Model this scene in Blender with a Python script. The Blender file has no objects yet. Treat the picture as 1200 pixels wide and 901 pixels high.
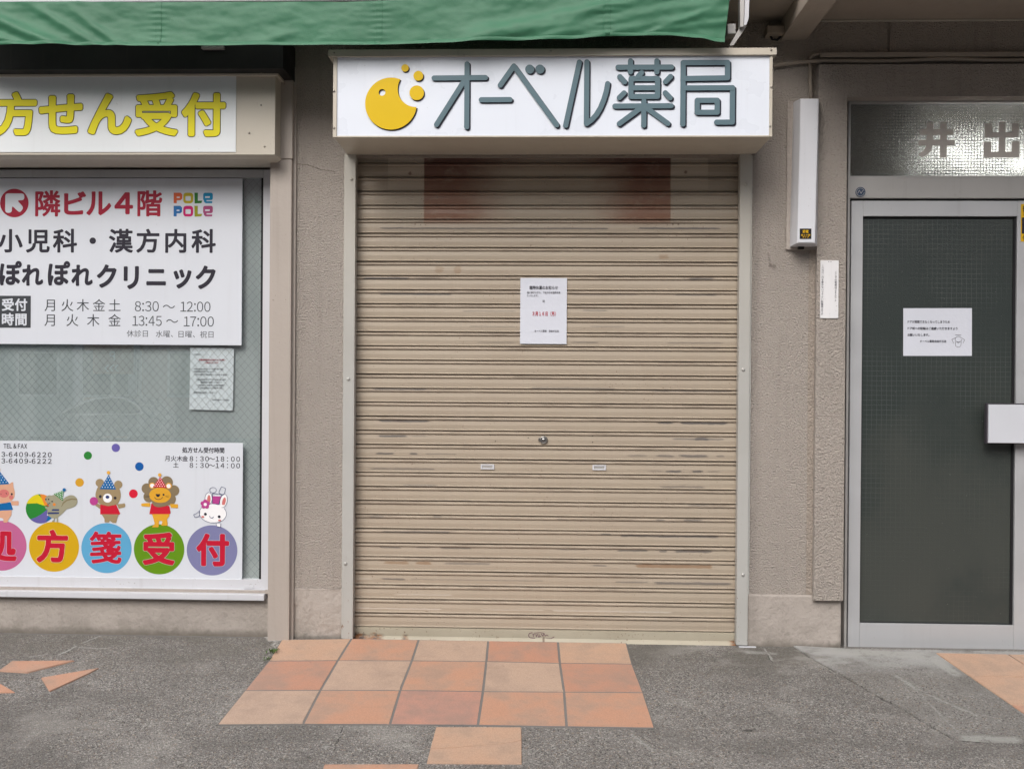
import bpy, bmesh, math, random
from mathutils import Vector, Matrix
random.seed(7)
sc = bpy.context.scene
col = sc.collection
# ---------------------------------------------------------------- camera
F_PX, YAW, PITCH, ROLL = 1200.0, 0.035, -0.0045, 0.007
CAM = Vector((0.03, -4.3, 1.10))
f0 = Vector((-math.sin(YAW), math.cos(YAW), 0)); R0 = Vector((math.cos(YAW), math.sin(YAW), 0)); U0 = Vector((0, 0, 1))
FW = math.cos(PITCH)*f0 + math.sin(PITCH)*U0
U1 = math.cos(PITCH)*U0 - math.sin(PITCH)*f0
RT = math.cos(ROLL)*R0 + math.sin(ROLL)*U1
UP = math.cos(ROLL)*U1 - math.sin(ROLL)*R0
cd = bpy.data.cameras.new('camera'); cam = bpy.data.objects.new('camera', cd); col.objects.link(cam)
cd.sensor_width = 36; cd.lens = F_PX/1200*36; cd.clip_start = 0.05; cd.clip_end = 500
cam.matrix_world = Matrix(((RT.x, UP.x, -FW.x, CAM.x), (RT.y, UP.y, -FW.y, CAM.y), (RT.z, UP.z, -FW.z, CAM.z), (0, 0, 0, 1)))
sc.camera = cam
sc.render.resolution_x, sc.render.resolution_y = 1024, 768
# ---------------------------------------------------------------- world, sun, exposure
SUN_EL, SUN_AZ = math.radians(42), math.radians(200)     # azimuth from +Y, clockwise: behind the camera, a little to the left
w = bpy.data.worlds.new('World'); sc.world = w; w.use_nodes = True
wn = w.node_tree.nodes; wl = w.node_tree.links; wn.clear()
sky = wn.new('ShaderNodeTexSky'); sky.sky_type = 'NISHITA'; sky.sun_disc = False
sky.sun_elevation = SUN_EL; sky.sun_rotation = SUN_AZ; sky.air_density = 1.0; sky.dust_density = 6.0; sky.ozone_density = 1.0
hs = wn.new('ShaderNodeHueSaturation'); hs.inputs['Saturation'].default_value = 0.50
bg = wn.new('ShaderNodeBackground'); bg.inputs['Strength'].default_value = 0.15
wo = wn.new('ShaderNodeOutputWorld')
wl.new(sky.outputs[0], hs.inputs['Color']); wl.new(hs.outputs[0], bg.inputs[0]); wl.new(bg.outputs[0], wo.inputs[0])
sl = bpy.data.lights.new('sun', 'SUN'); sl.energy = 1.2; sl.angle = math.radians(42); sl.color = (1, 0.985, 0.965)
so = bpy.data.objects.new('sun', sl); col.objects.link(so)
sd = Vector((math.sin(SUN_AZ)*math.cos(SUN_EL), math.cos(SUN_AZ)*math.cos(SUN_EL), math.sin(SUN_EL)))
so.rotation_euler = sd.to_track_quat('Z', 'Y').to_euler()
sc.view_settings.view_transform = 'Standard'; sc.view_settings.look = 'None'
sc.view_settings.exposure = 0.20; sc.view_settings.gamma = 1.0
sc.render.engine = 'CYCLES'; sc.cycles.use_denoising = True; sc.cycles.max_bounces = 8

# ---------------------------------------------------------------- pixel of the 1200x901 photograph -> point of a plane
def ray(u, v): return FW*F_PX + RT*(u-600) - UP*(v-450.5)
def P(u, v, Y=0.0):
    d = ray(u, v); return CAM + d*((Y-CAM.y)/d.y)
def X(u, v, Y=0.0): return P(u, v, Y).x
def Z(u, v, Y=0.0): return P(u, v, Y).z
GK = 0.124                                              # the pavement falls towards the road
def gz(y): return GK*y if y > -4.6 else -4.6*GK
def G(u, v, dz=0.0):
    d = ray(u, v)                                       # z = GK*y + dz
    t = (dz + GK*CAM.y - CAM.z)/(d.z - GK*d.y); return CAM + d*t
def rect(u0, v0, u1, v1, Y):
    um, vm = (u0+u1)/2, (v0+v1)/2
    return X(u0, vm, Y), X(u1, vm, Y), Z(um, v1, Y), Z(um, v0, Y)     # x0, x1, z0, z1

# ---------------------------------------------------------------- node helpers
class NT:
    def __init__(s, m):
        m.use_nodes = True; s.t = m.node_tree; s.t.nodes.clear()
        s.geo = s.t.nodes.new('ShaderNodeNewGeometry')
        sep = s.t.nodes.new('ShaderNodeSeparateXYZ'); s.t.links.new(s.geo.outputs['Position'], sep.inputs[0])
        s.pos = s.geo.outputs['Position']; s.x, s.y, s.z = sep.outputs
    def link(s, a, b):
        if isinstance(a, (int, float)): b.default_value = a
        elif isinstance(a, (tuple, list)): b.default_value = tuple(a) + ((1,) if len(a) == 3 and len(b.default_value) == 4 else ())
        else: s.t.links.new(a, b)
    def m(s, op, a, b=0.0, c=0.0):
        n = s.t.nodes.new('ShaderNodeMath'); n.operation = op
        for i, v in enumerate((a, b, c)):
            if i < len(n.inputs): s.link(v, n.inputs[i])
        return n.outputs[0]
    def ss(s, v, a, b, lo=0.0, hi=1.0, kind='SMOOTHSTEP'):
        n = s.t.nodes.new('ShaderNodeMapRange'); n.interpolation_type = kind; n.clamp = True
        s.link(v, n.inputs[0])
        if a > b: a, b, lo, hi = b, a, hi, lo
        for i, q in enumerate((a, b, lo, hi)): n.inputs[i+1].default_value = q
        return n.outputs[0]
    def vec(s, x, y, z):
        n = s.t.nodes.new('ShaderNodeCombineXYZ')
        for i, q in enumerate((x, y, z)): s.link(q, n.inputs[i])
        return n.outputs[0]
    def sc(s, sx, sy, sz):
        n = s.t.nodes.new('ShaderNodeVectorMath'); n.operation = 'MULTIPLY'; s.link(s.pos, n.inputs[0]); n.inputs[1].default_value = (sx, sy, sz)
        return n.outputs[0]
    def noise(s, scale, detail=3, rough=0.5, vec=None, dist=0.0):
        n = s.t.nodes.new('ShaderNodeTexNoise'); n.inputs['Scale'].default_value = scale
        n.inputs['Detail'].default_value = detail; n.inputs['Roughness'].default_value = rough; n.inputs['Distortion'].default_value = dist
        s.link(vec if vec is not None else s.pos, n.inputs['Vector']); return n.outputs['Fac']
    def voro(s, scale, vec=None, feat='F1', out='Distance'):
        n = s.t.nodes.new('ShaderNodeTexVoronoi'); n.feature = feat; n.inputs['Scale'].default_value = scale
        s.link(vec if vec is not None else s.pos, n.inputs['Vector']); return n.outputs[out]
    def mix(s, f, a, b, mode='MIX'):
        n = s.t.nodes.new('ShaderNodeMix'); n.data_type = 'RGBA'; n.blend_type = mode
        s.link(f, n.inputs[0]); s.link(a, n.inputs[6]); s.link(b, n.inputs[7]); return n.outputs[2]
    def box(s, x0, x1, z0, z1, e=0.002, a=None, b=None):
        a = s.x if a is None else a; b = s.z if b is None else b
        r = s.m('MULTIPLY', s.ss(a, x0-e, x0+e), s.ss(a, x1+e, x1-e))
        return s.m('MULTIPLY', r, s.m('MULTIPLY', s.ss(b, z0-e, z0+e), s.ss(b, z1+e, z1-e)))
    def bump(s, h, dist, strength=1.0, prev=None):
        n = s.t.nodes.new('ShaderNodeBump'); n.inputs['Strength'].default_value = strength; n.inputs['Distance'].default_value = dist
        s.link(h, n.inputs['Height'])
        if prev is not None: s.link(prev, n.inputs['Normal'])
        return n.outputs[0]
    def out(s, colr, rough=0.6, nrm=None, metal=0.0, **kw):
        p = s.t.nodes.new('ShaderNodeBsdfPrincipled'); o = s.t.nodes.new('ShaderNodeOutputMaterial')
        s.link(colr, p.inputs['Base Color']); s.link(rough, p.inputs['Roughness']); s.link(metal, p.inputs['Metallic'])
        if nrm is not None: s.link(nrm, p.inputs['Normal'])
        for k, v in kw.items(): s.link(v, p.inputs[k.replace('_', ' ')])
        s.t.links.new(p.outputs[0], o.inputs[0]); return p

def M_new(name): 
    m = bpy.data.materials.new(name); return m, NT(m)
def paint(name, c, rough=0.45, var=0.10, spots=0.0, bump=0.0, bscale=60, metal=0.0, grime=(0.16, 0.13, 0.10), **kw):
    m, n = M_new(name)
    f = n.ss(n.noise(2.2, 5, 0.6), 0.3, 0.75)
    c1 = n.mix(n.m('MULTIPLY', f, var*2.2), c, tuple(q*0.62 for q in c))
    st = n.ss(n.noise(1.0, 4, 0.6, n.sc(40, 40, 1.6)), 0.56, 0.78)
    c1 = n.mix(n.m('MULTIPLY', st, var*1.4), c1, grime)
    if spots:
        sp = n.ss(n.noise(90, 2, 0.5), 0.70, 0.76)
        sp = n.m('MULTIPLY', sp, n.ss(n.noise(6, 2), 0.42, 0.62))
        c1 = n.mix(n.m('MULTIPLY', sp, spots), c1, grime)
    nr = n.bump(n.noise(bscale, 4, 0.6), bump) if bump else None
    n.out(c1, n.ss(n.noise(9, 3), 0.3, 0.7, rough-0.06, rough+0.08), nr, metal, **kw)
    return m
def flat(name, c, rough=0.5):
    m, n = M_new(name)
    c1 = n.mix(n.m('MULTIPLY', n.ss(n.noise(14, 3), 0.35, 0.7), 0.10), c, tuple(q*0.8 for q in c))
    n.out(c1, rough, Specular_IOR_Level=0.25); return m

def stucco(name, c, depth=0.006, scale=95, smooth=False, dark=0.0):
    m, n = M_new(name)
    big = n.ss(n.noise(1.7, 5, 0.62), 0.30, 0.72)
    c1 = n.mix(n.m('MULTIPLY', big, 0.22), c, tuple(q*0.70 for q in c))
    # rain streaks, slightly stronger higher up
    st = n.ss(n.noise(1.0, 4, 0.62, n.sc(26, 26, 1.3)), 0.50, 0.74)
    hi = n.ss(n.z, 1.5, 2.5, 0.10, 0.16)
    c1 = n.mix(n.m('MULTIPLY', st, hi), c1, (0.13, 0.105, 0.085))
    sb = n.m('MULTIPLY', n.ss(n.x, X(895, 450), X(879, 450)), n.ss(n.x, X(870, 450), X(874, 450)))
    sb = n.m('MULTIPLY', sb, n.ss(n.noise(1, 4, 0.6, n.sc(20, 1, 3)), 0.25, 0.6, 0.4, 1))
    c1 = n.mix(n.m('MULTIPLY', sb, 0.42), c1, (0.14, 0.125, 0.11))
    fine = n.noise(scale, 3, 0.55)
    med = n.noise(scale*0.45, 2, 0.5)
    pit = n.ss(fine, 0.28, 0.42, 0.35, 0.0)
    c1 = n.mix(pit, c1, tuple(q*0.55 for q in c))
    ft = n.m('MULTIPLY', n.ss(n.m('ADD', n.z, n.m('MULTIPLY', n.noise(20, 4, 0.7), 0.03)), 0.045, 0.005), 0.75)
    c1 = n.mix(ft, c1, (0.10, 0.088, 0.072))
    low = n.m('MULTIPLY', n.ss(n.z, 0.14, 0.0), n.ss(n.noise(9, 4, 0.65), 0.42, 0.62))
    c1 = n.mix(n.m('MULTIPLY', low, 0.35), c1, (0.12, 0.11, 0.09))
    if name == 'stucco_render':
        for ua, va, ub, vb2, wd, st in ((346, 192.5, 362, 193.5, .0016, .8), (361, 193.5, 373, 198, .0016, .8), (372, 198, 393, 201.5, .0016, .7), (956, 571, 990, 572, .0012, .35), (955, 487, 989, 488, .0012, .35), (901, 311, 909, 313, .009, .5), (900, 296, 903, 312, .004, .3)):
            A, B = P(ua, va), P(ub, vb2); L = math.hypot(B.x-A.x, B.z-A.z); ux, uz = (B.x-A.x)/L, (B.z-A.z)/L
            rx = n.m('SUBTRACT', n.x, A.x); rz = n.m('SUBTRACT', n.z, A.z)
            al = n.m('ADD', n.m('MULTIPLY', rx, ux), n.m('MULTIPLY', rz, uz))
            pe = n.m('ABSOLUTE', n.m('ADD', n.m('SUBTRACT', n.m('MULTIPLY', rz, ux), n.m('MULTIPLY', rx, uz)), n.m('MULTIPLY', n.m('SUBTRACT', n.noise(30, 4, 0.7), 0.5), 0.012)))
            k = n.m('MULTIPLY', n.ss(pe, wd*1.5, wd*0.4), n.m('MULTIPLY', n.ss(al, -0.004, 0.004), n.ss(al, L+.004, L-0.004)))
            c1 = n.mix(n.m('MULTIPLY', k, st), c1, (0.11, 0.09, 0.075))
    h = n.m('ADD', n.ss(fine, 0.25, 0.75, 0, 1, 'LINEAR'), n.m('MULTIPLY', med, 0.25))
    nb = n.bump(h, depth, 1.0)
    if smooth:
        nb = n.bump(n.noise(14, 5, 0.6), 0.005, 1.0, nb)
    n.out(c1, 0.88, nb); return m

WALLC = (0.428, 0.384, 0.345)
MAT = {}
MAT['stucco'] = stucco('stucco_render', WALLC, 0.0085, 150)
MAT['stucco_brown'] = stucco('brown_stucco_render', (0.41, 0.355, 0.305), 0.0095, 140)  # browner, slightly darker copy of the render
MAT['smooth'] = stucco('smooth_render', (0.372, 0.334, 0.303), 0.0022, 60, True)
MAT['pilaster'] = paint('painted_steel_cover', (0.385, 0.34, 0.305), 0.5, 0.08, 0.6, 0.0012, 40)
MAT['ceiling'] = paint('painted_concrete', (0.35, 0.30, 0.25), 0.8, 0.16, 0.5, 0.002, 50)
MAT['rail'] = paint('grey_beige_enamel', (0.47, 0.455, 0.42), 0.42, 0.08, 0.7, 0.0005, 60)
MAT['trim'] = paint('beige_enamel', (0.50, 0.46, 0.39), 0.42, 0.08, 0.6, 0.0004, 60)
MAT['alu'] = paint('anodised_aluminium', (0.50, 0.51, 0.53), 0.42, 0.08, 0.5, 0.0002, 90, 0.35)
MAT['alu_dark'] = paint('dull_aluminium', (0.42, 0.41, 0.40), 0.45, 0.10, 0.4, 0.0002, 90, 0.35)
MAT['white_alu'] = paint('white_coated_aluminium', (0.56, 0.57, 0.61), 0.4, 0.08, 0.4)
MAT['white_panel'] = paint('white_acrylic', (0.69, 0.735, 0.82), 0.32, 0.03, 0.25)
MAT['white_sheet'] = paint('white_vinyl', (0.60, 0.63, 0.69), 0.38, 0.03, 0.2)
MAT['paper'] = paint('white_paper', (0.58, 0.605, 0.68), 0.75, 0.03, 0.0, 0.003, 14)
MAT['black'] = paint('deep_shade_black', (0.006, 0.006, 0.007), 0.6, 0.05)  # colour carries the deep shade above the left sign
MAT['gasket'] = flat('black_rubber', (0.012, 0.012, 0.014), 0.6)
MAT['yellow_logo'] = flat('yellow_acrylic', (0.66, 0.44, 0.004), 0.35)
MAT['slate'] = flat('slate_acrylic', (0.105, 0.165, 0.195), 0.35)
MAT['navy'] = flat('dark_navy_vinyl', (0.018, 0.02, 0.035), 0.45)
MAT['sign_yellow'] = flat('yellow_vinyl', (0.74, 0.66, 0.008), 0.4)
MAT['ink'] = flat('black_ink', (0.022, 0.02, 0.032), 0.5)
MAT['ink_soft'] = flat('grey_ink', (0.10, 0.10, 0.12), 0.5)
MAT['red_ink'] = flat('dark_red_ink', (0.31, 0.009, 0.032), 0.45)
MAT['bright_red'] = flat('red_ink', (0.46, 0.007, 0.03), 0.45)
MAT['box_ink'] = flat('charcoal_ink', (0.045, 0.05, 0.058), 0.5)
MAT['lamp_white'] = paint('white_plastic', (0.62, 0.635, 0.68), 0.38, 0.05, 0.3)
MAT['chrome'] = paint('worn_steel', (0.32, 0.31, 0.30), 0.3, 0.1, 0.2, 0, 60, 0.9)
MAT['screw'] = paint('steel_screw', (0.42, 0.39, 0.35), 0.35, 0.1, 0, 0, 60, 0.6)
MAT['plate'] = paint('enamel_plate', (0.72, 0.72, 0.74), 0.4, 0.06, 0.8)
MAT['handle'] = paint('push_plate_plastic', (0.55, 0.57, 0.62), 0.38, 0.05, 0.1)
MAT['letter_grey'] = flat('beige_vinyl', (0.66, 0.62, 0.58), 0.5)
MAT['sticker_y'] = flat('sticker_yellow', (0.66, 0.40, 0.01), 0.4)
MAT['blue_dark'] = flat('dark_blue_enamel', (0.035, 0.06, 0.11), 0.4)
MAT['leaf'] = flat('weed_green', (0.07, 0.12, 0.03), 0.6)

# rolling shutter: weathered beige paint, rust under the sign, long grey scuffs
SLAT_V0, PITCH_S = 191.0, None
YS = 0.045
zt, zb = Z(640, 191.2, YS), Z(640, 737.2, YS)
NSL = 33; PITCH_S = (zt - zb)/NSL
SCUFF = [(443, 716, 267.9, 2.2, .9), (744, 846, 267.8, 2.6, 1), (423, 482, 326.4, 3.2, 1), (482, 520, 326.4, 2, .5), (805, 838, 327, 3, .8), (443, 532, 344.8, 2.6, .95), (666, 748, 345.7, 1.8, .5), (788, 843, 345.7, 2.4, .7),
         (540, 607, 364.7, 1.8, .5), (680, 715, 364, 2, .6), (548, 606, 382.7, 1.6, .45), (690, 735, 382.8, 1.8, .5), (556, 606, 401.3, 1.8, .5), (666, 705, 401.3, 2.2, .6), (780, 850, 402, 2, .5), (434, 503, 455.8, 3.4, .8), (620, 724, 455.3, 2.6, .6),
         (757, 860, 458.3, 2.6, .6), (441, 505, 493.2, 3.6, .95), (508, 640, 492.3, 1.8, .45), (768, 792, 495.4, 3.4, .95), (794, 855, 495.8, 3.8, 1), (441, 480, 510.9, 3.2, 1), (478, 503, 510.9, 1.6, .5), (785, 851, 514.5, 2.6, .7), (811, 833, 514.5, 4.2, 1),
         (438, 464, 531.4, 3.4, .9), (479, 491, 531.5, 3.4, .9), (496, 538, 531.8, 1.8, .5), (733, 760, 534, 3, .5), (767, 792, 534.2, 3.6, .7), (793, 832, 534.3, 4, .85), (838, 850, 534.4, 3, .6), (430, 512, 549.2, 2.6, .65), (757, 780, 552, 2, .5), (778, 802, 552.4, 3, 1), (808, 826, 552.4, 3, 1), (826, 845, 552.4, 1.8, .6),
         (470, 515, 568.4, 2.2, .5), (770, 828, 570.5, 2.8, .6), (499, 555, 586.4, 2, .4), (803, 832, 592.2, 2.6, .5), (430, 453, 604.8, 3, .55), (506, 520, 605, 3, .55), (650, 668, 608, 2.2, .5), (767, 781, 609, 3, .7), (798, 826, 609.4, 3, .75),
         (445, 530, 623.2, 2.8, .85), (702, 718, 626, 3, .9), (724, 846, 628, 3.6, .9), (441, 473, 641, 3, .7), (486, 508, 641.3, 3, .5), (512, 556, 642, 2.6, .75), (650, 690, 643.6, 2.2, .5), (721, 762, 645, 3.2, .8), (771, 783, 645.5, 3.4, .8), (788, 837, 646, 4, .9),
         (518, 578, 660.2, 3, .6), (691, 713, 662.5, 2.6, .7), (443, 478, 678.2, 2.6, .85), (478, 640, 679.3, 1.6, .45), (718, 762, 682, 2.4, .6), (764, 860, 683.5, 3.8, .8)]
BROWN = [(453, 478, 493.2, 3.2, .8), (448, 482, 659, 4, .7), (485, 508, 659.5, 4, .8), (742, 837, 663.4, 5, .9), (798, 830, 645.6, 3, .6), (508, 522, 316, 9, .45), (530, 542, 316, 11, .5), (770, 785, 301, 7, .5), (430, 520, 712, 2, .3)]
WHITE = [(460, 534, 696.5, 2, .5), (415, 520, 712.7, 2.2, .7), (644, 790, 716, 2.2, .6), (415, 440, 678, 1.6, .5), (560, 640, 714.3, 1.8, .4)]
def shutter_mat(i):
    m, n = M_new('weathered_shutter_paint')
    c = (0.374, 0.316, 0.248)
    big = n.ss(n.noise(1.0, 5, 0.6, n.sc(1.2, 1, 2.4)), 0.3, 0.72)
    c1 = n.mix(n.m('MULTIPLY', big, 0.30), c, (0.31, 0.25, 0.195))
    c1 = n.mix(n.m('MULTIPLY', n.ss(n.noise(1, 3, 0.6, n.sc(130, 1, 2.5)), 0.5, 0.75), 0.12), c1, (0.50, 0.44, 0.37))
    z0 = zb + i*PITCH_S
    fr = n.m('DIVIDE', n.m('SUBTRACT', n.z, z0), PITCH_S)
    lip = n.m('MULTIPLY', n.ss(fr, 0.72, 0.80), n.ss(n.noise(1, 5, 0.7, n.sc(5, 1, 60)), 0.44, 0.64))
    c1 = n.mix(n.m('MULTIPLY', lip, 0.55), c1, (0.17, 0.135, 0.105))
    wob = n.m('MULTIPLY', n.m('SUBTRACT', n.noise(1, 3, 0.6, n.sc(16, 1, 1)), 0.5), 0.004)
    zw = n.m('ADD', n.z, wob)
    br = n.noise(1, 5, 0.72, n.sc(26, 1, 190))
    for lst, cc in ((BROWN, (0.22, 0.125, 0.065)), (SCUFF, (0.095, 0.088, 0.088)), (WHITE, (0.60, 0.56, 0.50))):
        for (u0, u1, v, th, st) in lst:
            zc = Z((u0+u1)/2, v, YS)
            if not (z0 <= zc < z0+PITCH_S): continue
            dz = n.m('ABSOLUTE', n.m('SUBTRACT', zw, zc)); hw = th/560.0*1.35
            k = n.ss(dz, hw, hw*0.2)
            xa, xb = X(u0, v, YS), X(u1, v, YS); e = min(0.03, (xb-xa)*0.4)
            k = n.m('MULTIPLY', k, n.m('MULTIPLY', n.ss(n.x, xa-e*.3, xa+e), n.ss(n.x, xb+e*.3, xb-e)))
            k = n.m('MULTIPLY', n.ss(n.m('ADD', k, n.m('MULTIPLY', n.m('SUBTRACT', br, 0.5), 2.2)), 0.30, 0.75), n.ss(k, 0.02, 0.35))
            c1 = n.mix(n.m('MULTIPLY', k, st*0.85), c1, cc)
    if i >= NSL-6:                                        # rust sheets under the sign with hard outer edges
        zr0, zr1 = Z(640, 268, YS), Z(640, 182, YS)
        nz = n.ss(n.noise(1, 6, 0.7, n.sc(14, 1, 22)), 0.28, 0.52, 0.62, 1.0)
        rc = n.mix(n.ss(n.z, zr1-0.20, zr1-0.01), (0.23, 0.122, 0.080), (0.125, 0.058, 0.042))
        for xa, xf, hard in ((X(497, 220, YS), X(612, 220, YS), 1), (X(786, 220, YS), X(682, 220, YS), -1)):
            e = n.ss(n.x, xa-0.003*hard, xa+0.003*hard)
            fade = n.ss(n.m('ADD', n.x, n.m('MULTIPLY', n.m('SUBTRACT', n.noise(1, 5, 0.7, n.sc(8, 1, 30)), 0.5), 0.16)), xf, xa+0.12*hard)
            top = n.m('MULTIPLY', n.ss(n.z, Z(640, 206, YS), Z(640, 188, YS)), n.ss(n.x, xa+0.55*hard, xa+0.15*hard, 0.25, 1.0))
            fade = n.m('MAXIMUM', fade, top)
            far = n.ss(n.x, X(641, 220, YS)+0.25*hard, X(641, 220, YS)-0.25*hard)
            k = n.m('MULTIPLY', n.m('MULTIPLY', n.m('MULTIPLY', e, far), fade), n.m('MULTIPLY', n.ss(n.z, zr0, zr0+0.05), nz))
            c1 = n.mix(k, c1, rc)
        for (u0, u1, v0, v1, t, cc) in ((455, 497, 170, 222, 0.45, (0.50, 0.43, 0.35)), (786, 830, 170, 222, 0.45, (0.50, 0.43, 0.35)), (405, 455, 170, 202, 0.35, (0.23, 0.19, 0.145)), (830, 880, 170, 202, 0.35, (0.23, 0.19, 0.145))):
            c1 = n.mix(n.m('MULTIPLY', n.box(X(u0, v0, YS), X(u1, v0, YS), Z(u0, v1, YS), Z(u0, v0, YS), 0.002), t), c1, cc)
        for (u, v, r) in ((480.5, 203.5, .010), (803.5, 202, .010), (486.5, 263, .005), (493, 263.5, .004), (788.5, 263, .006), (795, 263, .006), (479, 183, .008), (803, 181.5, .008)):
            dx = n.m('SUBTRACT', n.x, X(u, v, YS)); dz = n.m('SUBTRACT', n.z, Z(u, v, YS))
            d = n.m('SQRT', n.m('ADD', n.m('MULTIPLY', dx, dx), n.m('MULTIPLY', dz, dz)))
            c1 = n.mix(n.m('MULTIPLY', n.ss(d, r, r*0.3), 0.8), c1, (0.10, 0.05, 0.035))
    sp = n.m('MULTIPLY', n.ss(n.noise(120, 1), 0.71, 0.76), n.ss(n.noise(5, 2), 0.4, 0.65))
    c1 = n.mix(n.m('MULTIPLY', sp, 0.8), c1, (0.13, 0.08, 0.06))
    nb = n.bump(n.noise(1, 3, 0.5, n.sc(6, 1, 30)), 0.0008)
    n.out(c1, n.ss(n.noise(7, 3), 0.3, 0.7, 0.38, 0.55), nb); return m
MAT['shutter'] = paint('shutter_slot_paint', (0.4, 0.33, 0.26))
def bottombar_mat():
    m, n = M_new('rusty_bottom_bar_paint')
    c1 = n.mix(n.ss(n.noise(5, 4, 0.6), 0.35, 0.7, 0, 0.5), (0.385, 0.35, 0.275), (0.30, 0.265, 0.20))
    sp = n.m('MULTIPLY', n.ss(n.noise(110, 2), 0.66, 0.72), n.ss(n.noise(4, 2), 0.35, 0.6))
    c1 = n.mix(n.m('MULTIPLY', sp, 0.85), c1, (0.12, 0.07, 0.045))
    z0 = Z(640, 754, YS)
    for (u, r, s) in ((418, 0.09, 1.0), (440, 0.05, 0.9), (475, 0.022, 0.7), (864, 0.045, 1.0), (637, 0.008, 0.7)):
        dx = n.m('DIVIDE', n.m('SUBTRACT', n.x, X(u, 745, YS)), r)
        dz = n.m('DIVIDE', n.m('SUBTRACT', n.z, z0+0.012), 0.035)
        d = n.m('SQRT', n.m('ADD', n.m('MULTIPLY', dx, dx), n.m('MULTIPLY', dz, dz)))
        k = n.m('MULTIPLY', n.ss(n.m('ADD', d, n.m('MULTIPLY', n.noise(1, 5, 0.7, n.sc(25, 1, 70)), 1.6)), 1.75, 1.0), s)
        c1 = n.mix(k, c1, n.mix(n.ss(n.noise(70, 3), 0.45, 0.6), (0.20, 0.075, 0.02), (0.05, 0.022, 0.014)))
    n.out(c1, 0.55, n.bump(n.noise(80, 4), 0.0012)); return m
MAT['bottom_bar'] = bottombar_mat()
def rail_rust():
    m, n = M_new('grey_rail_paint_with_rust')
    c1 = n.mix(n.ss(n.noise(3, 4, 0.6), 0.35, 0.7, 0, 0.35), (0.40, 0.40, 0.385), (0.32, 0.31, 0.29))
    lo = n.ss(n.z, 0.75, 0.0)
    ch = n.m('MULTIPLY', n.ss(n.noise(1, 4, 0.7, n.sc(90, 90, 28)), 0.63, 0.69), lo)
    c1 = n.mix(ch, c1, (0.17, 0.085, 0.045))
    hi = n.ss(n.z, 0.9, 2.1, 0.0, 0.32)
    c1 = n.mix(hi, c1, (0.46, 0.405, 0.31))
    n.out(c1, 0.42, n.bump(n.noise(60, 3), 0.0005)); return m
MAT['rail'] = rail_rust()

def asphalt_mat(name, base, dark, light, warm=0.0, seam=None):
    m, n = M_new(name)
    g1 = n.noise(300, 3, 0.8)
    g2 = n.voro(210, None, 'F1', 'Color')
    gs = n.t.nodes.new('ShaderNodeSeparateColor'); n.link(g2, gs.inputs[0])
    c1 = n.mix(n.ss(g1, 0.43, 0.57), dark, base)
    c1 = n.mix(n.m('MULTIPLY', n.ss(gs.outputs[0], 0.78, 0.9), 0.65), c1, light)
    c1 = n.mix(n.m('MULTIPLY', n.ss(gs.outputs[1], 0.86, 0.93), 0.75), c1, (0.045, 0.043, 0.042))
    c1 = n.mix(n.m('MULTIPLY', n.ss(gs.outputs[2], 0.92, 0.96), 0.6), c1, (0.34, 0.25, 0.18))
    # broad worn and dirty patches
    b = n.noise(1.0, 5, 0.62, n.sc(1.5, 3.0, 1))
    c1 = n.mix(n.ss(b, 0.44, 0.64, 0, 0.42), c1, dark)
    b2 = n.noise(1.0, 5, 0.62, n.sc(2.6, 4.0, 7))
    c1 = n.mix(n.ss(b2, 0.50, 0.72, 0, 0.30), c1, light)
    # grime film collecting along the foot of the wall
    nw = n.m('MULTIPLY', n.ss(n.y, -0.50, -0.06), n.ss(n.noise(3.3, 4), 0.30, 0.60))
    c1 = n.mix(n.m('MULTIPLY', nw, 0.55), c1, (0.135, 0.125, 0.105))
    # scraped light cement smears beside the door
    cs = n.m('MULTIPLY', n.ss(n.noise(1, 6, 0.66, n.sc(5, 9, 5)), 0.50, 0.64), n.m('MULTIPLY', n.ss(n.y, -0.42, -0.10), n.ss(n.x, 0.35, 0.85)))
    c1 = n.mix(n.m('MULTIPLY', cs, 0.55), c1, (0.40, 0.385, 0.36))
    if name.startswith('smoother'):
        tp = n.m('MULTIPLY', n.ss(n.y, -0.34, -0.10), n.ss(n.noise(1, 6, 0.68, n.sc(3.5, 7, 4)), 0.36, 0.58))
        c1 = n.mix(n.m('MULTIPLY', tp, 0.8), c1, (0.49, 0.49, 0.485))
    if seam:
        for (a, b_, wd, cc, st) in seam:
            ax, ay, bx, by = a.x, a.y, b_.x, b_.y
            L = math.hypot(bx-ax, by-ay); ux, uy = (bx-ax)/L, (by-ay)/L
            rx = n.m('SUBTRACT', n.x, ax); ry = n.m('SUBTRACT', n.y, ay)
            al = n.m('ADD', n.m('MULTIPLY', rx, ux), n.m('MULTIPLY', ry, uy))
            pe = n.m('ABSOLUTE', n.m('ADD', n.m('SUBTRACT', n.m('MULTIPLY', rx, -uy), n.m('MULTIPLY', ry, -ux)), n.m('MULTIPLY', n.m('SUBTRACT', n.noise(11, 6, 0.75), 0.5), 0.04)))
            k = n.m('MULTIPLY', n.ss(pe, wd, wd*0.4), n.m('MULTIPLY', n.ss(al, 0, 0.03), n.ss(al, L, L-0.03)))
            k = n.m('MULTIPLY', k, n.ss(n.noise(26, 6, 0.75), 0.36, 0.50))
            c1 = n.mix(n.m('MULTIPLY', k, st), c1, cc)
    h = n.m('ADD', g1, n.m('MULTIPLY', n.voro(230), 0.6))
    nb = n.bump(h, 0.006, 1.0)
    n.out(c1, 0.9, nb); return m
WH = (0.46, 0.46, 0.44); DK = (0.035, 0.033, 0.03)
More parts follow.
